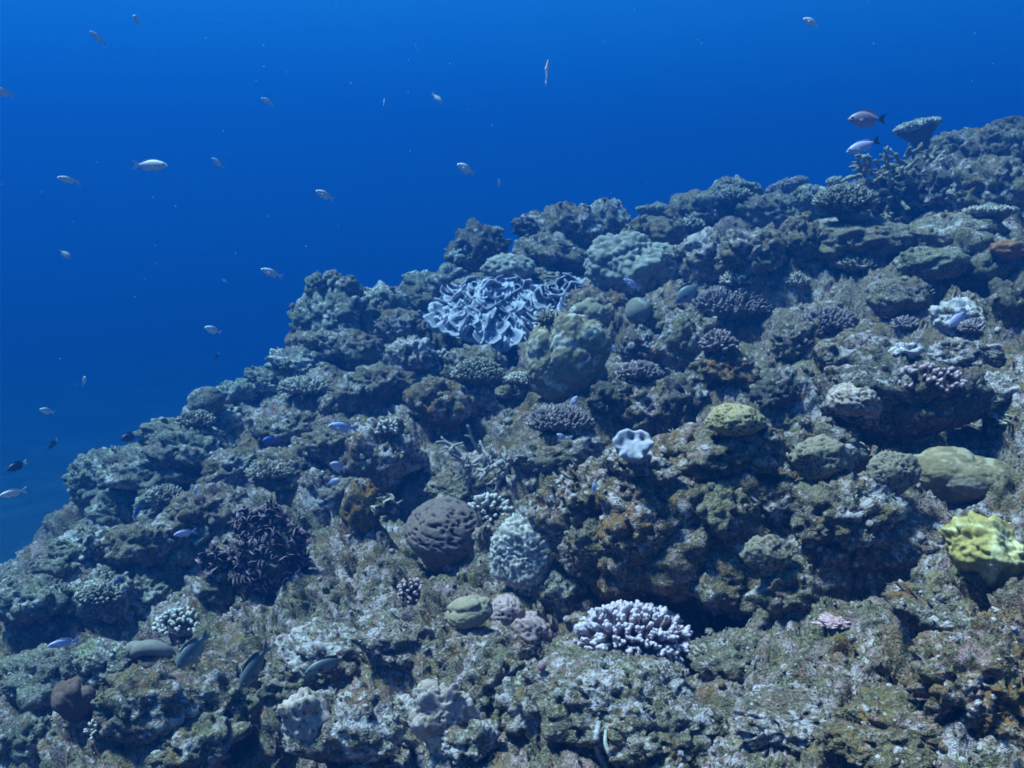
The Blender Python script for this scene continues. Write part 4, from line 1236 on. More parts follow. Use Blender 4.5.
def cupped_lobe(seed):
    """a thick flap, narrow at its root, cupped lengthwise, its outer edge wavy"""
    rg = np.random.default_rng(seed)
    n = 13
    a, s = np.meshgrid(np.linspace(-1, 1, n), np.linspace(0, 1, n))
    ph = rg.uniform(0, 6, 3)
    w = 0.20 + 0.36 * np.sin(s * 1.7)
    edge = 1 + 0.10 * np.sin(a * 4 + ph[0]) * s + 0.05 * np.sin(a * 9 + ph[1]) * s
    x = a * w
    z = s * (1 - 0.30 * a * a) * edge
    y = 0.36 * a * a * (0.25 + 0.75 * s) + 0.07 * np.sin(a * 5 + ph[2]) * s ** 2 + 0.16 * s ** 2 * rg.normal()
    rim = np.clip(np.maximum(s ** 5, np.abs(a) ** 4), 0, 1)
    P = np.stack([x, y, z, rim], -1).reshape(-1, 4)
    B = P.copy()
    B[:, 1] -= 0.17 - 0.06 * P[:, 3]
    idx = np.arange(n * n).reshape(n, n)
    F = np.stack([idx[:-1, :-1].ravel(), idx[:-1, 1:].ravel(), idx[1:, 1:].ravel(), idx[1:, :-1].ravel()], 1)
    m = n * n
    r_ = np.concatenate([idx[0, :], idx[1:, -1], idx[-1, -2::-1], idx[-2:0:-1, 0]])
    nx = np.roll(r_, -1)
    return np.concatenate([P, B]), np.concatenate([F, F[:, ::-1] + m, np.stack([nx, r_, r_ + m, nx + m], 1)])


def leather():
    hit = cast(500, 352)
    depth = hit[2] - 0.22
    o = at(500, 312, depth)
    k = depth / FPX

    def L(pts):
        return [((u - 500) * k, (312 - v) * k) for u, v in pts]
    root = thing('leather_coral', 'big pale lavender leather coral of deep ruffled folds hanging over a dark cave', 'coral', o)
    v, f = fold_sheet(L([(440, 300), (462, 284), (490, 279), (520, 281), (548, 290)]), L([(434, 322), (452, 331), (475, 338), (500, 346), (528, 348), (546, 338)]), 190, 100, 0.24, 0.12, 7.0, 0.036, 3.3, 0.7)
    put('fold_sheet', make_mesh('fold_sheet', v, f, MAT['leather']), root)
    v, f = fold_sheet(L([(536, 292), (552, 284), (570, 276), (584, 280)]), L([(526, 350), (545, 349), (560, 330), (582, 304)]), 110, 84, 0.10, 0.03, 3.5, 0.026, 8.1, 0.9)
    put('fold_sheet', make_mesh('fold_sheet', v, f, MAT['leather']), root, (0, 0.05, 0))
    # the ruffled lobes that stand out from the sheet, row upon row, each a cupped flap with a pale rim
    datas = [make_mesh('lobe', *cupped_lobe(40 + s), MAT['lobe']) for s in range(8)]
    rg = random.Random(4)
    rows = 7
    for top, lip, n, back, bulge in (([(440, 300), (462, 284), (490, 279), (520, 281), (548, 290)], [(434, 322), (452, 331), (475, 338), (500, 346), (528, 348), (546, 338)], 11, 0.24, 0.12),
                                     ([(540, 292), (556, 284), (570, 277), (582, 281)], [(530, 348), (545, 347), (560, 328), (578, 304)], 5, 0.10, 0.03)):
        T, B = L(top), L(lip)
        for r in range(rows):
            s = (r + 0.35) / rows
            for q in range(n):
                a = min(1, max(0, (q + 0.5 * (r % 2) + rg.uniform(-0.25, 0.5)) / n))
                tx, tz = np.interp(a, np.linspace(0, 1, len(T)), [p[0] for p in T]), np.interp(a, np.linspace(0, 1, len(T)), [p[1] for p in T])
                lx, lz = np.interp(a, np.linspace(0, 1, len(B)), [p[0] for p in B]), np.interp(a, np.linspace(0, 1, len(B)), [p[1] for p in B])
                x, z = tx + (lx - tx) * s, tz + (lz - tz) * s ** 1.1
                y = back * (1 - s) ** 1.2 - bulge * math.sin(math.pi * a) * s
                fan = (a - 0.5) * 0.9 + rg.uniform(-0.22, 0.22)
                drop = 0.45 - 1.6 * s + rg.uniform(-0.2, 0.2)           # upper lobes stand up, lower ones hang
                zax = Vector((math.sin(fan), -0.75, drop)).normalized()
                ref = Vector((rg.uniform(-0.5, 0.5), -0.6, 1.0)) if drop < 0.2 else Vector((rg.uniform(-0.4, 0.4), -1.0, 0.2))
                xax = ref.cross(zax).normalized()
                yax = zax.cross(xax)
                M = Matrix((xax, yax, zax)).transposed()
                sz = (0.075 + 0.050 * s) * rg.uniform(0.8, 1.25)
                put('lobe', datas[rg.randrange(8)], root, Vector((x, y - 0.004, z)) - zax * sz * 0.50, M.to_quaternion(), (sz * rg.uniform(1.0, 1.35), sz * 0.9, sz))
    sv, sf = rock_shape(0.26, 0.24, 0.13, 9, 5, 0.2)
    put('stalk', make_mesh('stalk', sv, sf, MAT['leather_stalk']), root, (0.05, 0.46, -0.08))


leather()


# ------------------------------------------------------------------ scalloped white leather coral on its stalk
def scalloped():
    hit = cast(632, 468)
    depth = hit[2]
    k = depth / FPX
    root = thing('mushroom_leather_coral', 'white scalloped mushroom-shaped leather coral with three dark dimples on a short stalk', 'coral', at(632, 466, depth))
    R = 19 * k
    nr, nt = 26, 96
    r, t = np.meshgrid(np.linspace(0, 1, nr), np.linspace(0, 2 * math.pi, nt, endpoint=False), indexing='ij')
    low = sstep(0.35, -0.45, np.sin(t))                       # the lower, outer edge is fluted, the upper edge nearly round
    lob = (np.cos(6 * t + 0.9) + 0.45 * np.cos(11 * t)) * (0.30 + 0.70 * low)
    rad = R * r * (1 + 0.075 * lob * r ** 3 + 0.06 * np.sin(3 * t + 0.5))
    x, y = rad * np.cos(t), rad * 0.86 * np.sin(t)
    z = R * (0.16 * r ** 2 - 0.22 * sstep(0.2, 0.9, -np.sin(t)) * r ** 3 + 0.26 * lob * r ** 4 - 0.10 * sstep(0.85, 1.0, r) + 0.03 * perlin(np.stack([x.ravel() / R * 4, y.ravel() / R * 4, 0 * x.ravel()], 1), 5).reshape(x.shape))
    cell = 1 + 0 * x
    for dx, dy, rd, dp in ((-0.55, 0.10, 0.17, 0.25), (0.0, 0.42, 0.15, 0.28), (0.55, 0.28, 0.11, 0.2)):
        g = np.exp(-(((x / R - dx) ** 2 + (y / R - dy) ** 2) / (2 * rd ** 2)))
        z -= dp * R * g
        cell -= 0.85 * g
    top = np.stack([x, y, z, cell], -1).reshape(-1, 4)
    bot = np.stack([x * 0.93, y * 0.93, z - 0.18 * R * (1 - 0.6 * r), 0.6 + 0 * x], -1).reshape(-1, 4)
    idx = np.arange(nr * nt).reshape(nr, nt)
    nxt = np.roll(idx, -1, 1)
    F = np.stack([idx[:-1].ravel(), idx[1:].ravel(), nxt[1:].ravel(), nxt[:-1].ravel()], 1)
    m = nr * nt
    side = np.stack([idx[-1], idx[-1] + m, nxt[-1] + m, nxt[-1]], 1)
    V = np.concatenate([top, bot])
    q = Quaternion((1, 0, 0), math.radians(52)) @ Quaternion((0, 1, 0), math.radians(-6))
    put('cap', make_mesh('cap', V, np.concatenate([F, F[:, ::-1] + m, side]), MAT['leather_white']), root, Vector((-3 * k, -0.05, 27 * k)), q)
    sv, sf = tube(np.array([[9 * k, 0.03, -8 * k], [7 * k, 0.02, 4 * k], [3 * k, 0.0, 14 * k], [-1 * k, -0.025, 22 * k]]), np.array([11, 10, 10, 12]) * k, 20)
    put('stalk', make_mesh('stalk', sv, sf, MAT['leather_stalk']), root)


scalloped()


# ------------------------------------------------------------------ dark purple plate coral: many small curled plates
def leaf_plate(seed):
    rg = np.random.default_rng(seed)
    n = 9
    a, s = np.meshgrid(np.linspace(-1, 1, n), np.linspace(0, 1, n))
    wdt = 0.35 + 0.65 * np.sin(s * 1.5)
    x = a * wdt * 0.6
    z = s * (1 - 0.25 * a * a)
    y = 0.35 * s ** 2 * (1 + 0.4 * rg.normal()) + 0.10 * np.sin(a * 3.2 + rg.uniform(0, 6)) * s + 0.25 * a * a * s
    P = np.stack([x, y, z], -1).reshape(-1, 3) + 0.02 * rg.normal(size=(n * n, 3))
    B = P - np.array([0, 0.07, 0])
    idx = np.arange(n * n).reshape(n, n)
    F = np.stack([idx[:-1, :-1].ravel(), idx[:-1, 1:].ravel(), idx[1:, 1:].ravel(), idx[1:, :-1].ravel()], 1)
    m = n * n
    rim = np.concatenate([idx[0, :], idx[1:, -1], idx[-1, -2::-1], idx[-2:0:-1, 0]])
    nx = np.roll(rim, -1)
    return np.concatenate([P, B]), np.concatenate([F, F[:, ::-1] + m, np.stack([nx, rim, rim + m, nx + m], 1)])


def plate_coral(label, u, v, w, h, n, size, seed, mat='plate', name='plate_coral', deep=0.5, sink=0.2):
    c, hw, hh, dep = place(u, v, w, h, sink)
    k = dep / FPX
    root = thing(name, label, 'coral', c)
    bv, bf = rock_shape(hw * 0.85, hw * deep * 0.85, hh * 0.88, seed, 4, 0.55, 1.5, 0.1)
    put('base', make_mesh('base', bv, bf, MAT['dark_rock']), root)
    datas = [make_mesh('plate', *leaf_plate(seed * 10 + s), MAT[mat]) for s in range(6)]
    rg = random.Random(seed)
    nr = np.zeros_like(bv)
    fn = np.cross(bv[bf[:, 1]] - bv[bf[:, 0]], bv[bf[:, 2]] - bv[bf[:, 0]])
    for q in range(3):
        np.add.at(nr, bf[:, q], fn)
    front = np.nonzero((nr[:, 1] < 0.6 * np.abs(nr[:, 2])) & (bv[:, 2] > -0.7 * hh))[0]
    for q in range(n):
        i = front[rg.randrange(len(front))]
        d = Vector(nr[i]).normalized() + Vector((rg.uniform(-.6, .6), -0.2 + rg.uniform(-.5, .5), 0.35))
        s = size * k * rg.uniform(0.5, 1.4)
        put('plate', datas[rg.randrange(6)], root, Vector(bv[i]) - d.normalized() * s * 0.35, quat_up(d, rg.uniform(0, 6.28)), s)
    return root


plate_coral('dark purple coral of many small curled plates with rims painted as lit, beside a black shadow', 266, 558, 66, 84, 460, 6.5, 81)
plate_coral('small tuft of dark purple curled plates left of the purple plate coral', 218, 568, 24, 30, 40, 8, 82)
plate_coral('small greenish curled plates in the dark hollow left of the brain coral', 378, 507, 26, 18, 40, 7, 83, 'bright_tip')
refresh()


# ------------------------------------------------------------------ banded tube and a ribbed shell by the bottom edge
def laid_tube(name, part, label, cat, pts, width, mat, rings):
    """a tube lying on the reef along places in the picture"""
    world = []
    for u, v in pts:
        loc, nor, dep = cast(u, v)
        world.append(np.array((loc - loc.normalized() * 0.35 * width * dep / FPX)[:]))
    k = width * 0.5 * np.linalg.norm(world[0]) / FPX
    t = np.linspace(0, len(pts) - 1, 40)
    W = np.array(world)
    sm = np.stack([np.interp(t, np.arange(len(pts)), W[:, j]) for j in range(3)], 1)
    for _ in range(6):
        sm[1:-1] = 0.25 * sm[:-2] + 0.5 * sm[1:-1] + 0.25 * sm[2:]
    o = Vector(sm[0])
    root = thing(name, label, cat, o)
    v, f = tube(sm - np.array(o[:]), k * (1 + rings * np.sin(np.arange(40) * 2.1)) * np.linspace(0.75, 1.1, 40), 10)
    put(part, make_mesh(part, v, f, MAT[mat]), root)


laid_tube('worm_tube', 'tube', 'pale smooth worm tube curving down the low mossy mound at the bottom edge', 'worm tube', [(606, 730), (605, 742), (609, 754), (617, 766), (624, 780)], 4.5, 'rope', 0.06)
laid_tube('worm_tube', 'tube', 'dull ribbed worm tube curving down beside the pale smooth tube', 'worm tube', [(599, 722), (596, 738), (598, 752), (604, 764), (608, 778)], 7, 'clam', 0.13)

# ------------------------------------------------------------------ fish


def fish_skin(name, back, belly, spec=0.4):
    t = NT(name)
    tc = t.n('ShaderNodeTexCoord')
    sep = t.n('ShaderNodeSeparateXYZ')
    t.l(tc.outputs['Object'], sep.inputs[0])
    g = t.noise(tc.outputs['Object'], 30, 2)
    col = t.mix(t.ramp(sep.outputs[2], -0.13, 0.12), belly, back)
    col = t.mix(t.ramp(g, 0.4, 0.7, 0, 0.25), col, tuple(c * 0.6 for c in back))
    t.b.inputs['Specular IOR Level'].default_value = spec
    t.b.inputs['Roughness'].default_value = 0.45
    return t.done(col)


SKIN = {
    'silver': fish_skin('silver_fish_skin', (0.50, 0.49, 0.54), (0.72, 0.71, 0.75)),
    'lavender': fish_skin('lavender_fish_skin', (0.36, 0.33, 0.52), (0.50, 0.47, 0.62)),
    'rosy': fish_skin('rosy_fish_skin', (0.22, 0.15, 0.20), (0.33, 0.26, 0.31)),
    'pinkish': fish_skin('pinkish_fish_skin', (0.60, 0.46, 0.48), (0.80, 0.70, 0.72)),
    'dark': fish_skin('dark_fish_skin', (0.05, 0.055, 0.07), (0.09, 0.10, 0.12)),
    'slate': fish_skin('slate_fish_skin', (0.10, 0.115, 0.125), (0.20, 0.225, 0.24)),
    'olive': fish_skin('olive_fish_skin', (0.09, 0.10, 0.10), (0.17, 0.19, 0.16)),
    'blue': fish_skin('blue_fish_skin', (0.045, 0.075, 0.30), (0.06, 0.12, 0.36)),
    'navy': fish_skin('navy_fish_skin', (0.010, 0.014, 0.05), (0.015, 0.02, 0.07)),
    'white': fish_skin('white_fin_skin', (0.75, 0.75, 0.78), (0.80, 0.80, 0.82)),
    'fin': fish_skin('grey_fin_skin', (0.50, 0.51, 0.56), (0.60, 0.61, 0.66)),
    'black': fish_skin('black_fin_skin', (0.02, 0.02, 0.025), (0.03, 0.03, 0.035)),
    'eye': fish_skin('fish_eye', (0.008, 0.008, 0.01), (0.008, 0.008, 0.01), 0.8),
}


def fish_body(ratio):
    xs = np.array([0.50, 0.485, 0.45, 0.39, 0.30, 0.18, 0.05, -0.08, -0.20, -0.30, -0.36, -0.40])
    hh = np.array([0.02, 0.13, 0.30, 0.52, 0.76, 0.95, 1.0, 0.90, 0.66, 0.38, 0.24, 0.22]) * ratio / 2
    ww = np.array([0.02, 0.14, 0.30, 0.48, 0.62, 0.66, 0.60, 0.48, 0.32, 0.17, 0.10, 0.07]) * ratio * 0.36
    zc = np.array([-0.02, -0.02, -0.015, -0.005, 0, 0, 0, 0, 0, 0.005, 0.005, 0.005])
    seg = 14
    V, F = [], []
    for i in range(len(xs)):
        for s in range(seg):
            a = 2 * math.pi * s / seg
            V.append((xs[i], ww[i] * math.cos(a), zc[i] + hh[i] * math.sin(a)))
    for i in range(len(xs) - 1):
        for s in range(seg):
            p, q = i * seg + s, i * seg + (s + 1) % seg
            F.append((p, q, q + seg))
            F.append((p, q + seg, p + seg))
    V += [(0.505, 0, -0.02), (-0.405, 0, 0.005)]
    m = len(V)
    for s in range(seg):
        F.append((s, m - 2, (s + 1) % seg))
        k = (len(xs) - 1) * seg
        F.append((k + s, k + (s + 1) % seg, m - 1))
    return np.array(V, np.float32), np.array(F, np.int32)[:, ::-1]


def fin_mesh(outline, thick=0.006):
    n = len(outline)
    V = [(x, thick, z) for x, z in outline] + [(x, -thick, z) for x, z in outline]
    F = [tuple(range(n)), tuple(range(2 * n - 1, n - 1, -1))]
    for i in range(n):
        j = (i + 1) % n
        F.append((j, i, i + n, j + n))
    return V, F


TAIL = [(-0.38, 0.045), (-0.46, 0.10), (-0.60, 0.17), (-0.57, 0.10), (-0.52, 0.0), (-0.57, -0.09), (-0.60, -0.15), (-0.46, -0.09), (-0.38, -0.035)]
FISH = {}


def fish_parts(skin, ratio, tail, fins):
    key = (skin, ratio, tail, fins)
    if key in FISH:
        return FISH[key]
    h = ratio / 2
    dorsal = [(0.22, h * 0.84), (0.16, h * 1.12), (0.0, h * 1.24), (-0.16, h * 1.10), (-0.29, h * 0.88), (-0.30, h * 0.40), (-0.18, h * 0.62), (0.0, h * 0.90)]
    anal = [(-0.02, -h * 0.90), (-0.08, -h * 1.18), (-0.20, -h * 1.04), (-0.29, -h * 0.78), (-0.29, -h * 0.34), (-0.16, -h * 0.64)]
    pelvic = [(0.20, -h * 0.86), (0.10, -h * 1.30), (0.06, -h * 1.20), (0.10, -h * 0.90)]
    parts = [('body', make_mesh('body', *fish_body(ratio), SKIN[skin]), None)]
    for nm, out, sk in (('tail_fin', TAIL, tail), ('dorsal_fin', dorsal, fins), ('anal_fin', anal, fins), ('pelvic_fin', pelvic, fins)):
        V, F = fin_mesh(out)
        parts.append((nm, make_mesh(nm, V, F, SKIN[sk], False), None))
    V, F = fin_mesh([(0, 0.03), (-0.09, 0.045), (-0.13, 0.0), (-0.09, -0.05), (0, -0.03)], 0.004)
    pec = make_mesh('pectoral_fin', V, F, SKIN[fins], False)
    ev, ef = ico(2)
    eye = make_mesh('eye', ev * 0.030, ef, SKIN['eye'])
    for sgn in (1, -1):
        parts.append(('eye', eye, Matrix.Translation((0.385, sgn * ratio * 0.155, 0.035))))
        parts.append(('pectoral_fin', pec, Matrix.Translation((0.20, sgn * ratio * 0.245, -0.03)) @ Matrix.Rotation(-sgn * 0.45, 4, 'Z')))
    FISH[key] = parts
    return parts


def fish(label, u, v, px, ang, skin='silver', ratio=0.38, tail='fin', fins='fin', depth=None, turn=0.25, group='small fish in open water', near_reef=False, cat='fish'):
    """ang: the way the head points in the picture, degrees anticlockwise from screen right; turn: how far it swims towards (+) or away from us"""
    if near_reef:
        hit = cast(u, v)
        depth = (hit[2] - 0.22) if hit is not None else 3.5
    elif depth is None:
        depth = max(1.9, min(5.2, 0.085 * FPX / px))
    L = px * depth / FPX / 1.10 / math.cos(turn)
    p = at(u, v, depth)
    a = math.radians(ang)
    view = ray_dir(u, v).normalized()
    up0 = Vector((0, 0, 1))
    right = view.cross(up0).normalized()
    upv = right.cross(view).normalized()
    head = (right * math.cos(a) + upv * math.sin(a)) * math.cos(turn) - view * math.sin(turn)
    head.normalize()
    ref = Vector((0, 0, 1)) if abs(head.z) < 0.9 else -right * (1 if a > 0 else -1)
    side = ref.cross(head).normalized()
    top = head.cross(side)
    M = Matrix((head, side, top)).transposed()
    root = thing('fish', label, cat, p + head * L * 0.05, M.to_quaternion(), group, L)
    for nm, me, loc in fish_parts(skin, ratio, tail, fins):
        o = put(nm, me, root)
        if loc is not None:
            o.matrix_local = loc
    return root


W = 'small fish in open water'
fish('largest silver fish in open water, level and facing right', 150, 165, 33, 2, 'silver', 0.33)
fish('slim pale fish slanting up to the left near the top of the water', 98, 38, 19, 140, 'silver', 0.32)
fish('tiny round pale fish facing us near the top left', 137, 20, 10, 130, 'silver', 0.5, turn=0.9)
fish('slim pale fish gliding left, below and left of the largest silver fish', 69, 180, 22, 168, 'silver', 0.30)
fish('small pale fish heading up left, right of the largest silver fish', 218, 163, 15, 140, 'silver', 0.36)
fish('small pale fish heading up left, high in open water above the knobby pinnacle', 268, 102, 15, 148, 'silver', 0.36)
fish('pale fish heading left in mid water above the knobby pinnacle', 325, 195, 20, 154, 'silver', 0.38)
fish('small pale fish slanting down to the right, high in the middle of the water', 437, 98, 14, -42, 'silver', 0.36)
fish('plump white fish heading up left above the folded leather coral', 466, 169, 20, 150, 'silver', 0.44)
fish('tiny upright speck of a fish high in the middle', 384, 102, 7, 80, 'pinkish', 0.4)
fish('tiny white fish beside the top edge in the middle', 416, 47, 6, 100, 'silver', 0.36)
fish('slender fish seen end-on with its tail down, high above the leather coral', 547, 72, 24, 84, 'pinkish', 0.26, turn=0.4)
fish('small pale fish near the top edge at right', 811, 22, 17, 152, 'pinkish', 0.42)
fish('rosy fish with a black tail facing left, beside the table coral on the crest', 867, 119, 36, 176, 'rosy', 0.44, 'black', 'rosy', depth=3.4)
fish('lavender fish facing down left, just under the rosy fish', 863, 146, 33, 198, 'lavender', 0.34, 'black', 'lavender', depth=3.4)
fish('slim fish heading up left above the reef edge', 272, 273, 23, 158, 'silver', 0.32)
fish('small pale fish with a round head heading left, beside the reef edge', 213, 330, 17, 158, 'silver', 0.44)
fish('dim pinkish fish turned head down on the far left', 65, 254, 14, -40, 'pinkish', 0.45, depth=5.6)
fish('tiny pale fish seen from behind on the far left', 84, 381, 10, 70, 'silver', 0.5, turn=-0.7, depth=5.2)
fish('small pale fish above the dark white-tailed fish on the far left', 47, 411, 14, 160, 'pinkish', 0.46)
fish('dark fish with a shining white tail, heading down left above the seabed', 53, 444, 13, 225, 'navy', 0.42, 'white', 'navy')
fish('dark blue fish with a white tail heading left at the far left edge', 17, 466, 20, 200, 'navy', 0.44, 'white', 'navy')
fish('slim pinkish fish facing left at the left edge above the seabed', 13, 493, 25, 186, 'pinkish', 0.30)
fish('dark blue fish with a white tail just off the overhanging left ledge', 130, 437, 19, 190, 'navy', 0.46, 'white', 'navy', depth=4.0)
fish('tiny dark fish with a white tail near the left reef edge', 217, 356, 7, 235, 'navy', 0.44, 'white', 'navy')
fish('pinkish fish leaving the picture at the left edge, high up', 3, 92, 22, 160, 'pinkish', 0.34)
fish('tiny white upright fish above the dark pinnacle', 499, 183, 8, 88, 'silver', 0.3)
fish('tiny white speck of a fish over the reef edge left of the pinnacle', 225, 281, 5, 150, 'silver', 0.4)

R_ = 'small fish hovering over the reef'
fish('bright lavender fish facing left above the brown boulder', 343, 427, 30, 172, 'lavender', 0.34, 'lavender', 'lavender', group=R_, near_reef=True)
fish('round lilac fish in front of the brown boulder, upper of two', 338, 467, 17, 150, 'lavender', 0.50, 'lavender', 'lavender', group=R_, near_reef=True, turn=0.6)
fish('small lilac fish in front of the brown boulder, lower of two', 333, 482, 15, 20, 'lavender', 0.44, 'lavender', 'lavender', group=R_, near_reef=True)
fish('lilac fish pointing upward over the violet bushy coral', 573, 403, 16, 62, 'lavender', 0.42, 'lavender', 'lavender', group=R_, near_reef=True)
fish('slender lilac fish upright over the top of the big rusty boulder', 594, 487, 15, 80, 'lavender', 0.30, 'lavender', 'lavender', group=R_, near_reef=True)
fish('bright lilac fish slanting up left across the slate-blue massive coral', 632, 284, 20, 148, 'lavender', 0.34, 'lavender', 'lavender', group=R_, near_reef=True)
fish('dark grey surgeonfish nosing down left at the broad mauve bushy coral', 689, 292, 34, 218, 'slate', 0.50, 'dark', 'dark', group=R_, near_reef=True, turn=0.1)
fish('lilac fish resting over the bleached patch at right', 958, 318, 24, 230, 'lavender', 0.44, 'lavender', 'lavender', group=R_, near_reef=True)
fish('lavender fish facing left low over the left slope', 64, 643, 30, 180, 'lavender', 0.30, 'lavender', 'lavender', group=R_, near_reef=True)
fish('grey surgeonfish nosing down left below the white-tipped cushion', 193, 650, 44, 222, 'slate', 0.50, 'slate', 'slate', group=R_, near_reef=True, turn=0.1)
fish('dark grey surgeonfish with a black back fin nosing down left', 255, 666, 50, 232, 'olive', 0.46, 'slate', 'black', group=R_, near_reef=True, turn=0.1)
fish('slim olive fish with a black tail gliding left over pale rubble', 328, 664, 48, 194, 'olive', 0.32, 'black', 'black', group=R_, near_reef=True, turn=0.1)
fish('small bright blue fish right of the flat left ledges', 138, 510, 15, 240, 'blue', 0.46, 'blue', 'blue', group=R_, near_reef=True)
fish('small deep blue fish beside the flat bushy coral', 271, 440, 17, 180, 'blue', 0.48, 'blue', 'blue', group=R_, near_reef=True)
fish('tiny blue fish above the purple plate coral on the left slope', 119, 580, 11, 200, 'blue', 0.46, 'blue', 'blue', group=R_, near_reef=True)
fish('dull lilac fish gliding left between the left ledges and the plate coral', 185, 533, 22, 184, 'lavender', 0.32, 'lavender', 'lavender', group=R_, near_reef=True)
fish('tiny white-headed fish hiding in the dark gap right of the khaki coral', 614, 349, 10, 120, 'white', 0.5, 'blue', 'blue', group=R_, near_reef=True)
fish('small pale fish in the gloom under the left overhang', 196, 491, 10, 80, 'silver', 0.4, group=R_, near_reef=True)
fish('small lilac fish low over the dark hollow by the bare branches', 562, 437, 12, 150, 'lavender', 0.46, 'lavender', 'lavender', group=R_, near_reef=True)

# ------------------------------------------------------------------ small growth and rubble nobody could count, spread over the reef and its rocks


def surface_samples(n, rocks, seed, min_up=-0.2, far=7.5):
    """points with normals spread over the reef slope and the rocks, denser per square metre close to the camera"""
    rg = np.random.default_rng(seed)
    P, N, A = [], [], []
    for o in rocks:
        me = o.data
        nf = len(me.polygons)
        c, nn, ar = np.empty(nf * 3, np.float32), np.empty(nf * 3, np.float32), np.empty(nf, np.float32)
        me.polygons.foreach_get('center', c)
        me.polygons.foreach_get('normal', nn)
        me.polygons.foreach_get('area', ar)
        c = c.reshape(-1, 3) + np.array(o.location, np.float32)
        P.append(c)
        N.append(nn.reshape(-1, 3))
        A.append(ar)
    P, N, A = np.concatenate(P), np.concatenate(N), np.concatenate(A)
    c, s = math.cos(PITCH), math.sin(PITCH)
    dep = P[:, 1] * c - P[:, 2] * s
    uu = 512 + FPX * P[:, 0] / np.maximum(dep, 0.1)
    w = A / np.maximum(dep, 0.8) ** 2
    face = -(N * (P / np.linalg.norm(P, axis=1, keepdims=True))).sum(1)
    w[(dep < 0.9) | (dep > far) | (uu < -350) | (uu > 1374) | (N[:, 2] < min_up) | (face < -0.3)] = 0
    k = rg.choice(len(P), n, p=w / w.sum())
    return P[k], N[k], dep[k]


def scatter(name, label, n, protos, rocks, px, mat, seed, flat=1.0, lift=0.2, min_up=-0.2, lo=0.010, hi=0.05, clump=None):
    P, N, dep = surface_samples(n, rocks, seed, min_up)
    rg = np.random.default_rng(seed + 1)
    if clump is not None:
        keep = fbm(P * clump[0] + seed, 3, 3) > clump[1]
        P, N, dep = P[keep], N[keep], dep[keep]
    n = len(P)
    size = np.clip(px * dep / FPX * np.exp(rg.normal(size=n) * 0.40), lo, hi)
    up = N * 0.7 + np.array([0, 0, 0.5]) + rg.normal(size=(n, 3)) * 0.25
    up /= np.linalg.norm(up, axis=1, keepdims=True)
    t = rg.normal(size=(n, 3))
    a = np.cross(up, t)
    a /= np.linalg.norm(a, axis=1, keepdims=True)
    b = np.cross(up, a)
    which = rg.integers(0, len(protos), n)
    Vs, Fs, m = [], [], 0
    for q, (pv, pf) in enumerate(protos):
        ix = np.nonzero(which == q)[0]
        if len(ix) == 0:
            continue
        sc = size[ix][:, None] * rg.uniform(0.7, 1.3, (len(ix), 3))
        loc = (a[ix][:, None, :] * (pv[None, :, 0:1] * sc[:, None, 0:1]) + b[ix][:, None, :] * (pv[None, :, 1:2] * sc[:, None, 1:2])
               + up[ix][:, None, :] * (pv[None, :, 2:3] * sc[:, None, 2:3] * flat))
        vv = loc + (P[ix] + up[ix] * (size[ix] * lift)[:, None])[:, None, :]
        Vs.append(vv.reshape(-1, 3))
        Fs.append((pf[None] + (np.arange(len(ix)) * len(pv))[:, None, None]).reshape(-1, 3) + m)
        m += len(ix) * len(pv)
    o = put(name, make_mesh(name, np.concatenate(Vs), np.concatenate(Fs).astype(np.int32), MAT[mat]))
    return tag(o, label, kind='stuff')


def knob_proto(seed, sub=2):
    v, f = ico(sub)
    r = 1 + 0.6 * fbm(v * 2.0 + seed * 3.3, 3, seed, 0.7)
    d, c, _ = worley(v * 1.9 + seed, seed)
    r += 0.35 * np.clip(1 - 1.4 * d * d, -0.3, 1)
    return drop_below((v * r[:, None] * 0.5).astype(np.float32), f, -0.25)


def sprig_proto(seed):
    rg = np.random.default_rng(seed)
    parts = []
    for k in range(7):
        d = np.array([rg.normal() * 0.55, rg.normal() * 0.55, 1.0])
        d /= np.linalg.norm(d)
        s = np.array([rg.normal() * 0.25, rg.normal() * 0.25, -0.1])
        L = rg.uniform(0.5, 0.9)
        parts.append(tube(np.stack([s, s + d * L * 0.6, s + d * L]), np.array([0.13, 0.12, 0.07]), 4))
    return join(parts)


def tuft_proto(seed):
    rg = np.random.default_rng(seed)
    V, F = [], []
    for k in range(8):
        d = np.array([rg.normal() * 0.6, rg.normal() * 0.6, rg.uniform(0.5, 1.0)])
        o = np.array([rg.normal() * 0.3, rg.normal() * 0.3, 0])
        s = np.cross(d, rg.normal(size=3))
        s *= 0.09 / np.linalg.norm(s)
        n = len(V)
        V += [o - s, o + s, o + d * 0.6 + s * 0.7, o + d]
        F += [(n, n + 1, n + 2), (n, n + 2, n + 3)]
    return np.array(V, np.float32), np.array(F, np.int32)


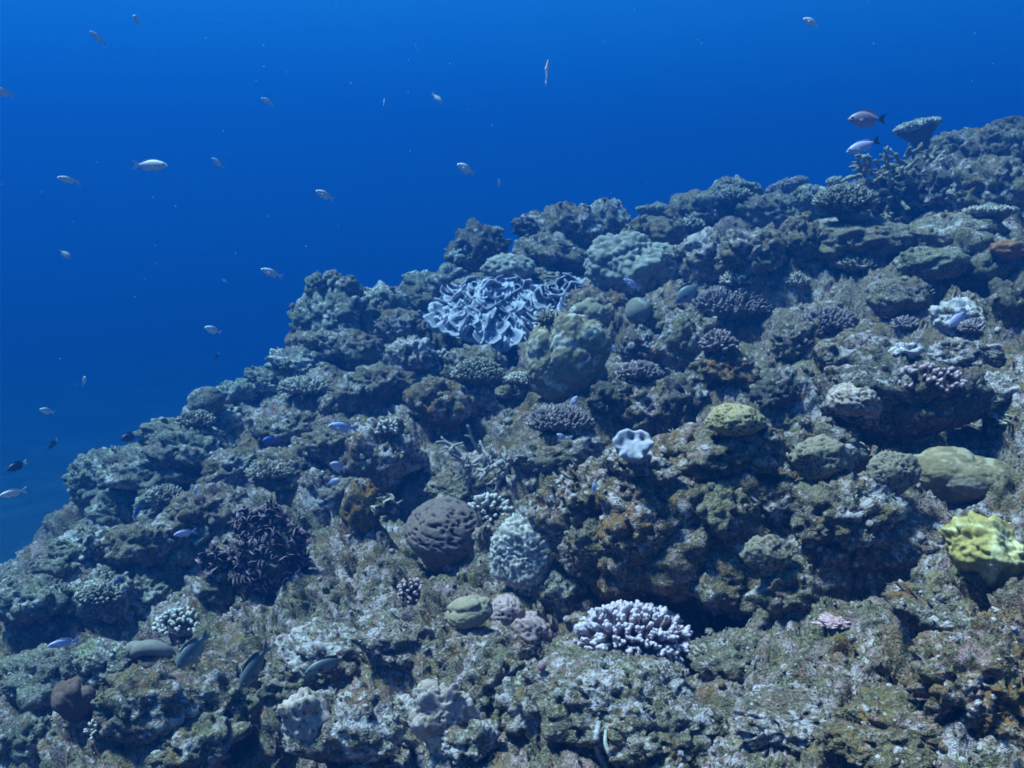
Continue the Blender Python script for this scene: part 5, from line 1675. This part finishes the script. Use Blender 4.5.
def shard_proto(seed):
    rg = np.random.default_rng(seed)
    p = np.cumsum(rg.normal(size=(4, 3)) * np.array([0.35, 0.35, 0.10]) + np.array([0.22, 0, 0]), axis=0)
    return tube(p - p.mean(0), np.array([0.12, 0.14, 0.12, 0.07]), 5)


ROCKS = [reef] + [o for o in C.objects if o.type == 'MESH' and o.parent is None and o.name.startswith('reef_rock')]
SMALL = [knob_proto(s, 1) for s in range(10)]
SPRIGS = [sprig_proto(s) for s in range(5)]
SHARDS = [shard_proto(s) for s in range(5)]
scatter('knobby_growth', 'small algae-covered knobs crusting the whole reef', 9000, SMALL, ROCKS, 4.6, 'grey_rock', 101, 0.9, 0.0, -0.3, 0.007, 0.03)
scatter('pale_growth', 'small pale coralline knobs in patches over the reef', 7000, SMALL, ROCKS, 4.2, 'pale_rock', 102, 0.8, 0.0, 0.0, 0.006, 0.024, (2.2, 0.0))
scatter('coral_sprigs', 'tiny pale coral sprigs dotted over the reef', 4200, SPRIGS, ROCKS, 5.5, 'grey_tip', 103, 1.0, 0.0, 0.0, 0.010, 0.04, (2.6, 0.0))
scatter('coral_rubble', 'broken bits of dead coral lying in the hollows', 1500, SHARDS, [reef], 6, 'dead_branch', 104, 0.6, 0.1, 0.25, 0.012, 0.028)

scatter('turf_tufts', 'short fuzzy turf algae growing all over the rock', 20000, [tuft_proto(s) for s in range(8)], ROCKS, 3.0, 'turf', 105, 0.8, -0.15, -0.3, 0.004, 0.012)


def specks():
    rg = np.random.default_rng(55)
    v, f = ico(1)
    parts = []
    for k in range(170):
        d = rg.uniform(1.2, 4.5)
        p = at(rg.uniform(-60, 1080), rg.uniform(-40, 420), d)
        parts.append((v * np.array([1, 1, rg.uniform(0.6, 1.6)]) * rg.uniform(0.25, 0.9) * 0.0011 * d * 0.6 + np.array(p[:]), f))
    vv, ff = join(parts)
    t = NT('plankton_speck')
    o = put('drifting_specks', make_mesh('drifting_specks', vv, ff, t.done((0.5, 0.5, 0.5))))
    tag(o, 'pale specks of plankton drifting in the water', kind='stuff')


specks()
build_water()
